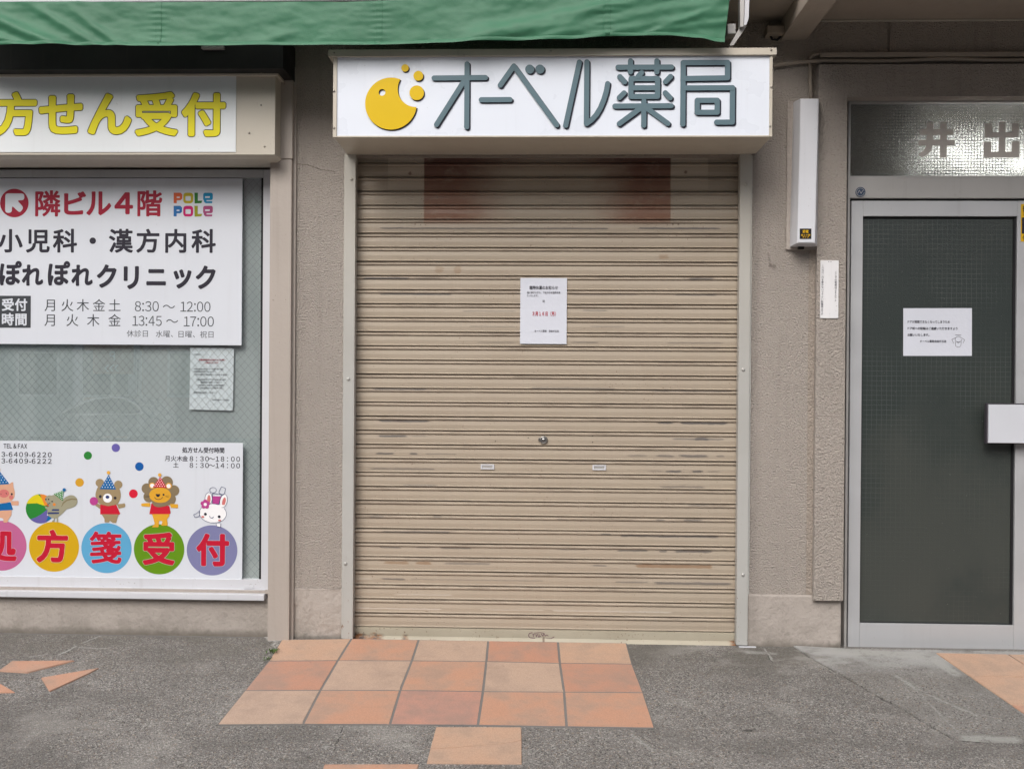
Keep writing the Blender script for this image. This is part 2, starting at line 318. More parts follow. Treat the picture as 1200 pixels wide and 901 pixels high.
seams = [(G(66, 769), G(92, 755), 0.007, WH, .8), (G(92, 755), G(122, 743), 0.006, WH, .7), (G(88, 758), G(130, 760), 0.008, WH, .45),
         (G(404, 849), G(390, 882), 0.003, DK, .8), (G(736, 858), G(768, 880), 0.008, WH, .5), (G(740, 856), G(800, 893), 0.003, DK, .5),
         (G(866, 856), G(892, 855), 0.012, DK, .95), (G(895, 758), G(907, 775), 0.006, WH, .6), (G(899, 765), G(906, 778), 0.003, DK, .7),
         (G(375, 874), G(388, 876), 0.014, WH, .8), (G(925, 878), G(936, 883), 0.008, WH, .9), (G(30, 770), G(60, 766), 0.008, WH, .4),
         (G(868, 764), G(915, 765), 0.02, WH, .45)]
_pe = [(930, 757.5), (952, 772), (985, 790), (1022, 812), (1060, 832), (1085, 848), (1120, 867), (1160, 870.5)]
seams += [(G(*a), G(*b), 0.005, DK, .75) for a, b in zip(_pe, _pe[1:])]
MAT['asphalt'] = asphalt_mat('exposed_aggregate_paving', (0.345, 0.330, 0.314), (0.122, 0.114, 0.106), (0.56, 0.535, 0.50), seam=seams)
seams2 = [(G(1045, 790), G(1080, 812), 0.012, WH, .5), (G(1080, 812), G(1150, 842), 0.010, WH, .45), (G(1120, 866), G(1200, 868), 0.030, WH, .7),
          (G(1075, 812), G(1125, 862), 0.006, WH, .4), (G(968, 763), G(1090, 770), 0.05, WH, .8), (G(1090, 770), G(1125, 795), 0.03, WH, .7), (G(1150, 790), G(1215, 850), 0.02, WH, .4)]
MAT['patch'] = asphalt_mat('smoother_cement_patch', (0.33, 0.318, 0.302), (0.19, 0.18, 0.168), (0.48, 0.465, 0.44), seam=seams2)
MAT['mortar'] = paint('grey_mortar', (0.18, 0.172, 0.165), 0.9, 0.2, 0.8, 0.003, 90)
MAT['road'] = paint('road_asphalt', (0.06, 0.06, 0.06), 0.9, 0.2)

def tile_mat(name, c, c2):
    m, n = M_new(name)
    big = n.ss(n.noise(7, 5, 0.6), 0.35, 0.68)
    c1 = n.mix(n.m('MULTIPLY', big, 0.9), c, c2)
    lin = n.ss(n.noise(1, 5, 0.65, n.sc(7, 30, 10)), 0.55, 0.75)
    c1 = n.mix(n.m('MULTIPLY', lin, 0.25), c1, (0.34, 0.22, 0.15))
    dk = n.m('MULTIPLY', n.ss(n.noise(1, 3, 0.6, n.sc(50, 110, 50)), 0.69, 0.74), 0.65)
    c1 = n.mix(dk, c1, (0.12, 0.09, 0.075))
    gr = n.ss(n.noise(7.0, 6, 0.70), 0.46, 0.70, 0, 0.36)
    c1 = n.mix(gr, c1, (0.27, 0.20, 0.16))
    fine = n.ss(n.noise(230, 3), 0.35, 0.65, 0, 0.30)
    c1 = n.mix(fine, c1, (0.24, 0.15, 0.11))
    n.out(c1, 0.62, n.bump(n.noise(55, 4, 0.6), 0.0016)); return m
TM = {'o': tile_mat('terracotta_orange_tile', (0.50, 0.272, 0.182), (0.43, 0.285, 0.215)),
      'r': tile_mat('terracotta_reddish_tile', (0.475, 0.245, 0.168), (0.39, 0.245, 0.19)),
      'b': tile_mat('sandy_beige_tile', (0.475, 0.345, 0.265), (0.44, 0.325, 0.255)),
      't': tile_mat('tan_tile', (0.50, 0.325, 0.228), (0.47, 0.33, 0.245)),
      'p': tile_mat('pinkish_tile', (0.48, 0.25, 0.19), (0.38, 0.23, 0.195))}

def awning_mat():
    m, n = M_new('green_awning_canvas')
    c1 = n.mix(n.ss(n.noise(3, 5, 0.6), 0.3, 0.7, 0, 0.55), (0.048, 0.192, 0.104), (0.036, 0.142, 0.077))
    wv = n.noise(420, 1)
    c1 = n.mix(n.ss(wv, 0.4, 0.6, 0, 0.18), c1, (0.062, 0.22, 0.13))
    dirt = n.ss(n.noise(1, 5, 0.65, n.sc(30, 1, 5)), 0.55, 0.8, 0, 0.30)
    c1 = n.mix(dirt, c1, (0.06, 0.15, 0.10))
    p = n.out(c1, 0.55, n.bump(wv, 0.0006))
    tr = n.t.nodes.new('ShaderNodeBsdfTranslucent'); n.link(c1, tr.inputs[0])
    ms = n.t.nodes.new('ShaderNodeMixShader'); ms.inputs[0].default_value = 0.18
    o = [q for q in n.t.nodes if q.type == 'OUTPUT_MATERIAL'][0]
    n.t.links.new(p.outputs[0], ms.inputs[1]); n.t.links.new(tr.outputs[0], ms.inputs[2]); n.t.links.new(ms.outputs[0], o.inputs[0])
    return m
MAT['awning'] = awning_mat()
def glass_clear():
    m, n = M_new('window_glass')
    fr = n.t.nodes.new('ShaderNodeFresnel'); fr.inputs[0].default_value = 2.5
    gl = n.t.nodes.new('ShaderNodeBsdfGlossy'); gl.inputs['Roughness'].default_value = 0.004; gl.inputs['Color'].default_value = (0.97, 1, 1, 1)
    n.link(n.bump(n.noise(1.0, 0), 0.0005), gl.inputs['Normal'])
    tr = n.t.nodes.new('ShaderNodeBsdfTransparent'); tr.inputs[0].default_value = (0.95, 0.97, 0.965, 1)
    ms = n.t.nodes.new('ShaderNodeMixShader'); o = n.t.nodes.new('ShaderNodeOutputMaterial')
    n.link(n.m('MULTIPLY', fr.outputs[0], n.m('SUBTRACT', 1.0, n.geo.outputs['Backfacing'])), ms.inputs[0]); n.t.links.new(tr.outputs[0], ms.inputs[1]); n.t.links.new(gl.outputs[0], ms.inputs[2]); n.t.links.new(ms.outputs[0], o.inputs[0])
    return m
MAT['glass'] = glass_clear()
def grid(n, p, wd, dx=0.0, jit=0.0012):
    jx = n.m('MULTIPLY', n.m('SUBTRACT', n.noise(9, 2), 0.5), jit*4)
    gx = n.m('ABSOLUTE', n.m('SUBTRACT', n.m('FRACT', n.m('DIVIDE', n.m('ADD', n.m('ADD', n.x, dx), jx), p)), 0.5))
    gzz = n.m('ABSOLUTE', n.m('SUBTRACT', n.m('FRACT', n.m('DIVIDE', n.m('ADD', n.z, jx), p)), 0.5))
    return n.m('MAXIMUM', n.ss(gx, 0.5-wd/p, 0.5), n.ss(gzz, 0.5-wd/p, 0.5))
def glass_figured(name, trans, wire, pitch, wc, rough):
    m, n = M_new(name)
    g = grid(n, pitch, wire, 50.0)
    g = n.m('MULTIPLY', g, n.ss(n.noise(3.2, 4), 0.36, 0.62, 0.0, 1.0))
    c1 = n.mix(g, (0.40, 0.415, 0.40) if trans else (0.030, 0.038, 0.036), wc)
    if not trans:
        c1 = n.mix(n.ss(n.noise(1.1, 5, 0.6), 0.40, 0.66, 0, 0.8), c1, (0.052, 0.057, 0.051))
        c1 = n.mix(n.ss(n.noise(160, 1), 0.76, 0.79, 0, 0.8), c1, (0.16, 0.16, 0.15))
    h = n.m('ADD', n.noise(260, 2, 0.6), n.m('MULTIPLY', g, 0.12))
    n.out(c1, rough, n.bump(h, 0.0060 if trans else 0.0011), Transmission_Weight=n.m('MULTIPLY', n.m('SUBTRACT', 1.0, g), trans) if trans else 0.0, Specular_IOR_Level=0.75)
    return m
MAT['door_glass'] = glass_figured('figured_dark_glass', 0, 0.0012, 0.0205, (0.066, 0.078, 0.074), 0.24)
MAT['transom_glass'] = glass_figured('figured_wired_glass', 1.0, 0.0013, 0.0126, (0.06, 0.062, 0.060), 0.22)
def film_mat():
    m, n = M_new('pale_backing_board')
    c1 = n.mix(n.ss(n.noise(1.5, 4), 0.3, 0.7), (0.37, 0.41, 0.42), (0.46, 0.49, 0.50))
    v = n.ss(n.noise(1, 2, 0.5, n.sc(9, 1, 0.7)), 0.45, 0.6, 0, 0.35)
    c1 = n.mix(v, c1, (0.54, 0.57, 0.585))
    n.out(c1, 0.7); return m
MAT['film'] = film_mat()
def emit(name, c, s):
    m, n = M_new(name); e = n.t.nodes.new('ShaderNodeEmission'); e.inputs[0].default_value = (*c, 1); e.inputs[1].default_value = s
    o = n.t.nodes.new('ShaderNodeOutputMaterial'); n.t.links.new(e.outputs[0], o.inputs[0]); return m
MAT['tube'] = emit('lit_fluorescent_tube', (1.0, 0.98, 0.94), 24.0)

# ---------------------------------------------------------------- mesh helpers
def link_mesh(name, bm, mat, parent=None, smooth=False):
    me = bpy.data.meshes.new(name); bmesh.ops.recalc_face_normals(bm, faces=bm.faces); bm.to_mesh(me); bm.free()
    if smooth:
        for p in me.polygons: p.use_smooth = True
    me.materials.append(MAT[mat] if isinstance(mat, str) else mat)
    o = bpy.data.objects.new(name, me); col.objects.link(o)
    if parent is not None: o.parent = parent; o.matrix_parent_inverse = parent.matrix_world.inverted()
    return o
def empty(name, loc):
    o = bpy.data.objects.new(name, None); o.empty_display_size = 0.1; col.objects.link(o); o.matrix_world = Matrix.Translation(loc); return o
def tag(o, label=None, cat=None, group=None, kind=None):
    if label: o['label'] = label
    if cat: o['category'] = cat
    if group: o['group'] = group
    if kind: o['kind'] = kind
    return o
def bm_box(bm, x0, x1, y0, y1, z0, z1, bev=0.0):
    vs = [bm.verts.new((x, y, z)) for x in (x0, x1) for y in (y0, y1) for z in (z0, z1)]
    fs = [bm.faces.new([vs[i] for i in q]) for q in ((0, 1, 3, 2), (4, 6, 7, 5), (0, 4, 5, 1), (2, 3, 7, 6), (0, 2, 6, 4), (1, 5, 7, 3))]
    if bev:
        es = {e for f in fs for e in f.edges}
        bmesh.ops.bevel(bm, geom=list(es), offset=bev, segments=2, affect='EDGES', profile=0.6)
def box(name, x0, x1, y0, y1, z0, z1, mat, parent=None, bev=0.0):
    bm = bmesh.new(); bm_box(bm, x0, x1, y0, y1, z0, z1, bev); return link_mesh(name, bm, mat, parent)
def pbox(name, u0, v0, u1, v1, yf, yb, mat, parent=None, bev=0.0):
    a, b, c, d = rect(u0, v0, u1, v1, yf); return box(name, a, b, yf, yb, c, d, mat, parent, bev)
def frame(name, x0, x1, z0, z1, t, yf, yb, mat, parent=None, bev=0.001):   # four butted bars, one object each
    l, r, tp, b = t; o = []
    o.append(box(name, x0, x0+l, yf, yb, z0, z1, mat, parent, bev)); o.append(box(name, x1-r, x1, yf, yb, z0, z1, mat, parent, bev))
    o.append(box(name, x0+l, x1-r, yf+.001, yb, z1-tp, z1, mat, parent, bev)); o.append(box(name, x0+l, x1-r, yf+.001, yb, z0, z0+b, mat, parent, bev))
    return o
def poly_prism(bm, pts, yf, yb):
    """pts: (x, z) outline; front face at yf, back at yb (flat print when yb is None)"""
    a = [bm.verts.new((p[0], yf, p[1])) for p in pts]
    f = bm.faces.new(a)
    if yb is not None:
        b = [bm.verts.new((p[0], yb, p[1])) for p in pts]; bm.faces.new(b[::-1]); k = len(pts)
        for i in range(k): bm.faces.new([a[i], b[i], b[(i+1) % k], a[(i+1) % k]])
def tube(bm, pts, r, seg=10):
    rings = []
    for i, p in enumerate(pts):
        p = Vector(p); d = (Vector(pts[min(i+1, len(pts)-1)]) - Vector(pts[max(i-1, 0)])).normalized()
        s = d.cross(Vector((0, 1, 0.01))).normalized(); t = d.cross(s)
        rings.append([bm.verts.new(p + r*(math.cos(2*math.pi*k/seg)*s + math.sin(2*math.pi*k/seg)*t)) for k in range(seg)])
    for a, b in zip(rings, rings[1:]):
        for k in range(seg): bm.faces.new([a[k], a[(k+1) % seg], b[(k+1) % seg], b[k]])
    bm.faces.new(rings[0][::-1]); bm.faces.new(rings[-1])
def disc_pts(cx, cz, rx, rz=None, n=28, rot=0.0):
    rz = rx if rz is None else rz; c, s = math.cos(rot), math.sin(rot)
    return [(cx + c*rx*math.cos(t) - s*rz*math.sin(t), cz + s*rx*math.cos(t) + c*rz*math.sin(t)) for t in (2*math.pi*i/n for i in range(n))]
def screw(u, v, Y, parent, r=0.007, mat='screw', name='screw'):
    p = P(u, v, Y); bm = bmesh.new()
    prof = ((r, 0.0), (r, -0.002), (r*.8, -0.0045), (r*.35, -0.006)); rings = []
    for rr, dy in prof: rings.append([bm.verts.new((p.x+rr*math.cos(k*math.pi/5), Y+dy, p.z+rr*math.sin(k*math.pi/5))) for k in range(10)])
    for a, b in zip(rings, rings[1:]):
        for k in range(10): bm.faces.new([a[k], a[(k+1) % 10], b[(k+1) % 10], b[k]])
    bm.faces.new(rings[-1]); return link_mesh(name, bm, mat, parent, True)

# ---------------------------------------------------------------- lettering (Blender's own built-in font)
_tc = bpy.data.curves.new('lettering_source', 'FONT'); _to = bpy.data.objects.new('lettering_source', _tc); col.objects.link(_to)
_cache = {}
def glyph_mesh(s, off=0.0, res=4, spacing=1.0):
    k = (s, off, res, spacing)
    if k in _cache: return _cache[k]
    if off > 0.006:                                       # heavier face: the thin glyph swept round a small circle
        v0, f0_ = glyph_mesh(s, 0.0, res, spacing); vs, fs = list(v0), list(f0_); nd = 8 if off < 0.03 else 12
        for q in range(nd):
            t = 2*math.pi*(q+0.5)/nd; b = len(vs)
            vs += [(x+off*math.cos(t), y+off*math.sin(t), q+1) for x, y, _ in v0]; fs += [tuple(i+b for i in f) for f in f0_]
        _cache[k] = (vs, fs); return vs, fs
    _tc.body = s; _tc.offset = off; _tc.resolution_u = res; _tc.space_character = spacing; _tc.size = 1.0
    bpy.context.view_layer.update()
    dg = bpy.context.evaluated_depsgraph_get()
    me = bpy.data.meshes.new_from_object(_to.evaluated_get(dg))
    vs = [(v.co.x, v.co.y, 0) for v in me.vertices]; fs = [tuple(p.vertices) for p in me.polygons]
    bpy.data.meshes.remove(me)
    _cache[k] = (vs, fs); return vs, fs
_kv = glyph_mesh('国')[0]
EMW = max(v[0] for v in _kv) - min(v[0] for v in _kv); EMCX = (max(v[0] for v in _kv)+min(v[0] for v in _kv))/2
EMH = max(v[1] for v in _kv) - min(v[1] for v in _kv); EMCY = (max(v[1] for v in _kv)+min(v[1] for v in _kv))/2
class Text:
    """collects flat lettering of one colour on one board (u, v in photograph pixels, laid on the plane Y)"""
    def __init__(s, Y, cu, cv):
        s.bm = bmesh.new(); s.Y = Y; c = P(cu, cv, Y); s.cu, s.cv, s.cx, s.cz = cu, cv, c.x, c.z
        s.sx = (X(cu+100, cv, Y) - X(cu-100, cv, Y))/200; s.sz = (Z(cu, cv-50, Y) - Z(cu, cv+50, Y))/100
    def w(s, u, v): return s.cx + (u-s.cu)*s.sx, s.cz - (v-s.cv)*s.sz
    def add(s, vs, fs, lay=None):
        s.k = (getattr(s, 'k', 0)+1) % 12
        b = [s.bm.verts.new((x, s.Y - 0.000026*(lay[i] if lay else s.k), z)) for i, (x, z) in enumerate(vs)]
        for f in fs:
            try: s.bm.faces.new([b[i] for i in f])
            except ValueError: pass
    def fit(s, t, u0, v0, u1, v1, off=0.0, spacing=1.0):
        vs, fs = glyph_mesh(t, off, 4, spacing)
        a0, a1 = min(v[0] for v in vs), max(v[0] for v in vs); b0, b1 = min(v[1] for v in vs), max(v[1] for v in vs)
        s.add([s.w(u0+(x-a0)/(a1-a0)*(u1-u0), v1-(y-b0)/(b1-b0)*(v1-v0)) for x, y, _ in vs], fs, [v[2] for v in vs])
    def line(s, t, u0, u1, vc, h, off=0.0):              # fit the width, height h of a kanji body, centred on vc
        vs, fs = glyph_mesh(t, off)
        a0, a1 = min(v[0] for v in vs), max(v[0] for v in vs)
        s.add([s.w(u0+(x-a0)/(a1-a0)*(u1-u0), vc-(y-EMCY)/EMH*h) for x, y, _ in vs], fs, [v[2] for v in vs])
    def num(s, t, u0, v0, u1, v1, off=0.0):
        V, Fs, Ly, x = [], [], [], 0.0
        for ch in t:
            if ch == ' ': x += 0.26; continue
            vs, fs = glyph_mesh(chr(ord(ch)+0xFEE0) if 33 <= ord(ch) < 127 else ch, off)
            a0, a1 = min(v[0] for v in vs), max(v[0] for v in vs); ad = {'1': 0.50, ':': 0.26, '-': 0.42}.get(ch, (a1-a0)+0.10)
            sh = x + ad/2 - (a0+a1)/2; b = len(V); V += [(v[0]+sh, v[1]) for v in vs]; Ly += [v[2] for v in vs]; Fs += [tuple(i+b for i in f) for f in fs]; x += ad
        a0, a1 = min(v[0] for v in V), max(v[0] for v in V); b0, b1 = min(v[1] for v in V), max(v[1] for v in V)
        s.add([s.w(u0+(x_-a0)/(a1-a0)*(u1-u0), v1-(y-b0)/(b1-b0)*(v1-v0)) for x_, y in V], Fs, Ly)
    def em(s, ch, cu, cv, size, off=0.0, asp=1.0, latin=False):
        vs, fs = glyph_mesh(chr(ord(ch)+0xFEE0) if latin and 33 <= ord(ch) < 127 and ch != '-' else ch, off)
        if latin:
            a0, a1 = min(v[0] for v in vs), max(v[0] for v in vs); ecx = (a0+a1)/2
        else: ecx = EMCX
        k = size/EMH
        s.add([s.w(cu+(x-ecx)*k*asp, cv-(y-EMCY)*k) for x, y, _ in vs], fs, [v[2] for v in vs])
    def poly(s, pts): s.add([s.w(u, v) for u, v in pts], [tuple(range(len(pts)))])
    def disc(s, cu, cv, r, rv=None, n=28, rot=0.0): s.poly([(x, y) for x, y in disc_pts(cu, cv, r, rv, n, rot)])
    def bar(s, a, b, wd):
        (x0, y0), (x1, y1) = a, b; L = math.hypot(x1-x0, y1-y0) or 1; nx, ny = -(y1-y0)/L*wd/2, (x1-x0)/L*wd/2
        s.poly([(x0+nx, y0+ny), (x1+nx, y1+ny), (x1-nx, y1-ny), (x0-nx, y0-ny)])
    def arc(s, pts, wd):
        for a, b in zip(pts, pts[1:]): s.bar(a, b, wd)
    def done(s, name, mat, parent, back=None):
        if back is not None:
            g = bmesh.ops.extrude_face_region(s.bm, geom=list(s.bm.faces))
            for v in g['geom']:
                if isinstance(v, bmesh.types.BMVert): v.co.y += back
        return link_mesh(name, s.bm, mat, parent)

# ================================================================ THE SETTING
def sheet(name, pts, mat, parent=None, kind=None, dz=0.0, thick=0.0):
    bm = bmesh.new(); a = [bm.verts.new((p[0], p[1], gz(p[1])+dz)) for p in pts]; bm.faces.new(a)
    if thick:
        b = [bm.verts.new((p[0], p[1], gz(p[1])+dz-thick)) for p in pts]; k = len(pts)
        for i in range(k): bm.faces.new([a[i], b[i], b[(i+1) % k], a[(i+1) % k]])
    o = link_mesh(name, bm, mat, parent)
    if kind: o['kind'] = kind
    return o
tag(box('foundation_strip', -14, 14, -0.006, 1.9, -0.30, -0.012, 'mortar'), kind='structure')
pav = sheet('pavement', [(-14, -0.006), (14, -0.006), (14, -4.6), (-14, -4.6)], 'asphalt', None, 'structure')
bm = bmesh.new(); zr = gz(-4.6)
bm_box(bm, -14, 14, -4.75, -4.6, zr-0.25, zr+0.0); 
tag(link_mesh('kerb', bm, 'mortar'), kind='structure')
rd = sheet('road', [(-120, -4.75), (120, -4.75), (120, -150), (-120, -150)], 'road', None, 'structure', -0.14)
tag(box('ground', -150, 150, -160, 60, zr-0.40, zr-0.30, 'road'), kind='structure')

def inset_quad(q, g):
    c = sum((Vector((p.x, p.y, 0)) for p in q), Vector())/len(q); out = []
    k = len(q)
    for i in range(k):
        p = Vector((q[i].x, q[i].y)); a = (Vector((q[i-1].x, q[i-1].y))-p).normalized(); b = (Vector((q[(i+1) % k].x, q[(i+1) % k].y))-p).normalized()
        d = (a+b); s = abs(a.x*b.y-a.y*b.x) or 1
        out.append(p + d*(g/s))
    return out
def tile(q, mat, gap=0.0031, name='tile', h=0.0050, parent=None):
    pts = inset_quad(q, gap); tilt = random.uniform(-0.0004, 0.0004)
    bm = bmesh.new()
    top = [bm.verts.new((p.x, p.y, GK*p.y+h+tilt*(1 if i % 2 else -1))) for i, p in enumerate(pts)]
    bot = [bm.verts.new((p.x, p.y, GK*p.y-0.012)) for p in pts]; k = len(pts)
    f = bm.faces.new(top); bm.faces.new(bot[::-1])
    for i in range(k): bm.faces.new([top[i], bot[i], bot[(i+1) % k], top[(i+1) % k]])
    bmesh.ops.bevel(bm, geom=list(f.edges), offset=0.0016, segments=2, affect='EDGES')
    return link_mesh(name, bm, TM[mat], parent)
rows = [[(330, 750), (410.7, 751.5), (490, 752.8), (572, 754), (654, 755), (735, 757)],
        [(314.7, 775.5), (396, 774.9), (482.7, 775.2), (570, 776), (656, 778), (741, 778.9)],
        [(286.7, 810.1), (375.5, 809.8), (469, 810), (566, 811.2), (661, 812), (754, 812.5)],
        [(254, 850.2), (355, 849.5), (457, 849.8), (560, 850.8), (664, 852.4), (767.5, 854)]]
gr = [[G(*p) for p in r] for r in rows]
for i in range(6):                                        # the first row runs in under the shutter
    d = gr[0][i]-gr[1][i]; y = -0.03 if i == 0 else -0.007
    gr[0][i] = gr[1][i] + d*((y-gr[1][i].y)/d.y)
bed = sheet('mortar_bed', [(p.x, p.y) for p in gr[0]] + [(gr[1][5].x, gr[1][5].y), (gr[2][5].x, gr[2][5].y)] + [(p.x, p.y) for p in reversed(gr[3])] + [(gr[2][0].x, gr[2][0].y), (gr[1][0].x, gr[1][0].y)], 'mortar', pav, None, 0.0037, 0.01)
KINDS = ['otbrt', 'rbobp', 'bopoo']
KINDS = [['t', 'o', 'b', 'r', 't'], ['r', 'b', 'o', 'b', 'r'], ['b', 'o', 'p', 'o', 'o']]
for r in range(3):
    for c in range(5):
        tile([gr[r][c], gr[r][c+1], gr[r+1][c+1], gr[r+1][c]], KINDS[r][c], parent=pav)
tile([G(511, 853), G(611, 853), G(611.3, 868.5), G(590, 872.5), G(548, 876), G(504.2, 878.3)], 't', 0.0006, 'tile_fragment', parent=pav)
tile([G(504, 879), G(548, 876.6), G(590, 873.1), G(611.3, 869.2), G(611.5, 895.5), G(500, 895)], 't', 0.0006, 'tile_fragment', parent=pav)
tile([G(380, 896.5), G(491, 896.5), G(480, 940), G(366, 940)], 'o', 0.001, parent=pav)
tile([G(-2, 787), G(13.7, 775.4), G(88, 774.6), G(32, 789)], 'o', 0.001, 'tile_fragment', parent=pav)
tile([G(48, 795), G(116.5, 783.2), G(105, 789.5), G(58, 811)], 'o', 0.001, 'tile_fragment', parent=pav)
tile([G(-12, 798), G(1, 802.7), G(18, 811.8), G(-12, 812.5)], 'o', 0.001, 'tile_fragment', parent=pav)
# cement patch and the tiles before the door
pp = [G(930, 757.5), G(952, 772), G(985, 790), G(1022, 812), G(1060, 832), G(1085, 848), G(1120, 867), G(1160, 870), G(1215, 871), G(1400, 872), G(1400, 766), G(1000, 762)]
pt = [(p.x, p.y) for p in pp]; pt[0] = (pt[0][0], -0.007); pt[-1] = (pt[-1][0], -0.03); pt[-2] = (pt[-2][0], -0.03)
sheet('cement_patch', pt, 'patch', None, 'structure', 0.005, 0.02)
rr = [[G(1096, 766.8), G(1180, 768.2), G(1268, 769.6), G(1356, 771)],
      [G(1135.5, 794.2), G(1224.5, 796), G(1316, 797.5), G(1408, 799)],
      [G(1184.5, 828), G(1280, 830), G(1376, 832), G(1472, 834)],
      [G(1240, 867), G(1340, 870), G(1440, 872), G(1540, 875)]]
for r in range(3):
    for c in range(3): tile([rr[r][c], rr[r][c+1], rr[r+1][c+1], rr[r+1][c]], ['ttt', 'ttt', 'oro'][r][c], 0.0028, h=0.0085, parent=pav)

# ================================================================ BUILDING
bld = empty('shop_building', (0, 0, 0))
tag(bld, 'beige rendered shop front with rolling shutter, wired window and aluminium door', 'building')
ZT = Z(1000, 24, 0)                                     # canopy ceiling
YW, YD, YP = 0.10, 0.045, -0.035                        # window plane, door plane, pilaster face
xPL, xPR = X(315, 450, YP), X(340.5, 450, YP)
xGL, xGR = X(403.3, 450, 0), X(878.5, 450, 0)
# pier between pilaster and shutter
zsm = Z(372, 689, 0)
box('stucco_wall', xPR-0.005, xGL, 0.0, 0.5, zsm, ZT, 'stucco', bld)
def rough_panel(name, x0, x1, yf, z0, z1, mat, amp, parent, seed=0, nx=40, nz=20, yb=0.3, ridge=0.0):
    from mathutils import noise as mn
    bm = bmesh.new(); g = []
    for j in range(nz+1):
        row = []
        for i in range(nx+1):
            x = x0+(x1-x0)*i/nx; z = z0+(z1-z0)*j/nz
            e = amp*mn.fractal(Vector((x*7+seed, z*7, seed)), 0.8, 2.1, 5)
            if ridge: e += ridge*math.exp(-((z-z1)/0.006)**2)*(0.4+0.6*abs(mn.noise(Vector((x*30, seed, 0)))))
            edge = 0 if i in (0, nx) or j == 0 else 1
            row.append(bm.verts.new((x, yf - e*edge, z)))
        g.append(row)
    for j in range(nz):
        for i in range(nx): bm.faces.new([g[j][i], g[j][i+1], g[j+1][i+1], g[j+1][i]])
    def skirt(a):
        b = [bm.verts.new((v.co.x, yb, v.co.z)) for v in a]
        for i in range(len(a)-1): bm.faces.new([a[i], b[i], b[i+1], a[i+1]])
    skirt(g[0]); skirt(g[-1]); skirt([r[0] for r in g]); skirt([r[-1] for r in g])
    return link_mesh(name, bm, mat, parent, True)
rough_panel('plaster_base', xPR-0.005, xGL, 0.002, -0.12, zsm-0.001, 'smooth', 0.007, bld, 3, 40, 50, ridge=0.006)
# pilaster: upper part a little wider, with a shadow gap on its right
box('pilaster', xPL, xPR, YP, 0.2, -0.15, Z(328, 187, YP), 'pilaster', bld, 0.004)
box('pilaster', xPL-0.02, xPR+0.003, YP-0.004, 0.2, Z(328, 186.4, YP), Z(328, 78, YP), 'pilaster', bld, 0.003)
box('pilaster_return', xPR-0.004, xPR+0.012, -0.012, 0.2, -0.15, Z(343, 80, 0), 'pilaster', bld, 0.001)
# window bay: base wall and lintel
xWL, xWR = X(-90, 450, YW), xPL
box('window_base_wall', xWL-1.5, xWR, 0.055, 0.5, -0.15, Z(150, 699, 0.055), 'smooth', bld)
zw1 = Z(150, 197, YW)
box('lintel', xWL-1.5, xWR, 0.06, 0.5, zw1+0.004, ZT, 'ceiling', bld)
box('stucco_wall', X(-330, 450, 0)-1.5, xWL-0.02, 0.0, 0.5, -0.15, ZT, 'stucco', bld)
# wall above the shutter, head
box('stucco_wall', xGL, xGR, 0.002, 0.5, Z(640, 183, 0), ZT, 'stucco_brown', bld)
# recessed wall between shutter and door, and the raised pier
xA, xB = xGR, X(953.5, 450, -0.0)
YR, YPI = 0.0, -0.030
zb2 = Z(920, 696, 0)
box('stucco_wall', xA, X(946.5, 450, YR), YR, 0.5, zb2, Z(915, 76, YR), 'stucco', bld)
box('render_fillet', X(946.5, 450, YR), X(954.5, 450, YR), YR-0.004, 0.5, zb2, Z(952, 290, YR), 'stucco_brown', bld, 0.003)  # browner render stands in for the soft shadow strip beside the pier
box('stucco_wall', X(946.5, 450, YR), X(956.5, 450, YR), YR+0.006, 0.5, Z(952, 290, YR)+0.001, Z(915, 76, YR), 'stucco_brown', bld)
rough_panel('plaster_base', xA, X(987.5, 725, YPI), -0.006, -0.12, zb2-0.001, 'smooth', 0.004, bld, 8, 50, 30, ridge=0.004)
zl = Z(975, 703.5, YPI)
xDo = X(990.2, 450, YPI)                                 # left side of the door opening
zDo = Z(1090, 113.5, YPI)                                # head of the door opening
bm = bmesh.new()
poly_prism(bm, [(X(953.3, 703, YPI), zl), (xDo, zl), (xDo, zDo), (3.6, zDo), (3.6, Z(1090, 75.5, YPI)), (X(959.5, 76, YPI), Z(1090, 75.5, YPI))], YPI, 0.5)
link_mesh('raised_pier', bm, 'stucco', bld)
box('stucco_wall', 3.0, 5.0, YPI+0.004, 0.5, -0.15, zDo-0.001, 'stucco', bld)
# band of wall between the conduits and the canopy, with a plaster joint
zc = Z(915, 76, YR)+0.0005
box('upper_wall', X(846, 60, 0), X(1040.2, 40, 0), 0.004, 0.5, zc, ZT, 'stucco_brown', bld)
box('upper_wall', X(1043.2, 40, 0), 5.0, 0.001, 0.5, zc, ZT, 'stucco_brown', bld)
box('upper_wall', X(1040.2, 40, 0), X(1043.2, 40, 0), 0.010, 0.5, zc, ZT, 'stucco_brown', bld)
# inner walls of a body that closes the building
box('back_wall', -8, 8, 1.9, 2.0, -0.2, ZT, 'ceiling', bld)
box('inner_floor', -8, 8, 0.5, 1.9, -0.2, -0.02, 'mortar', bld)
for xx in (-8.0, 7.9): box('inner_wall', xx, xx+0.1, 0.5, 1.9, -0.2, ZT, 'ceiling', bld)
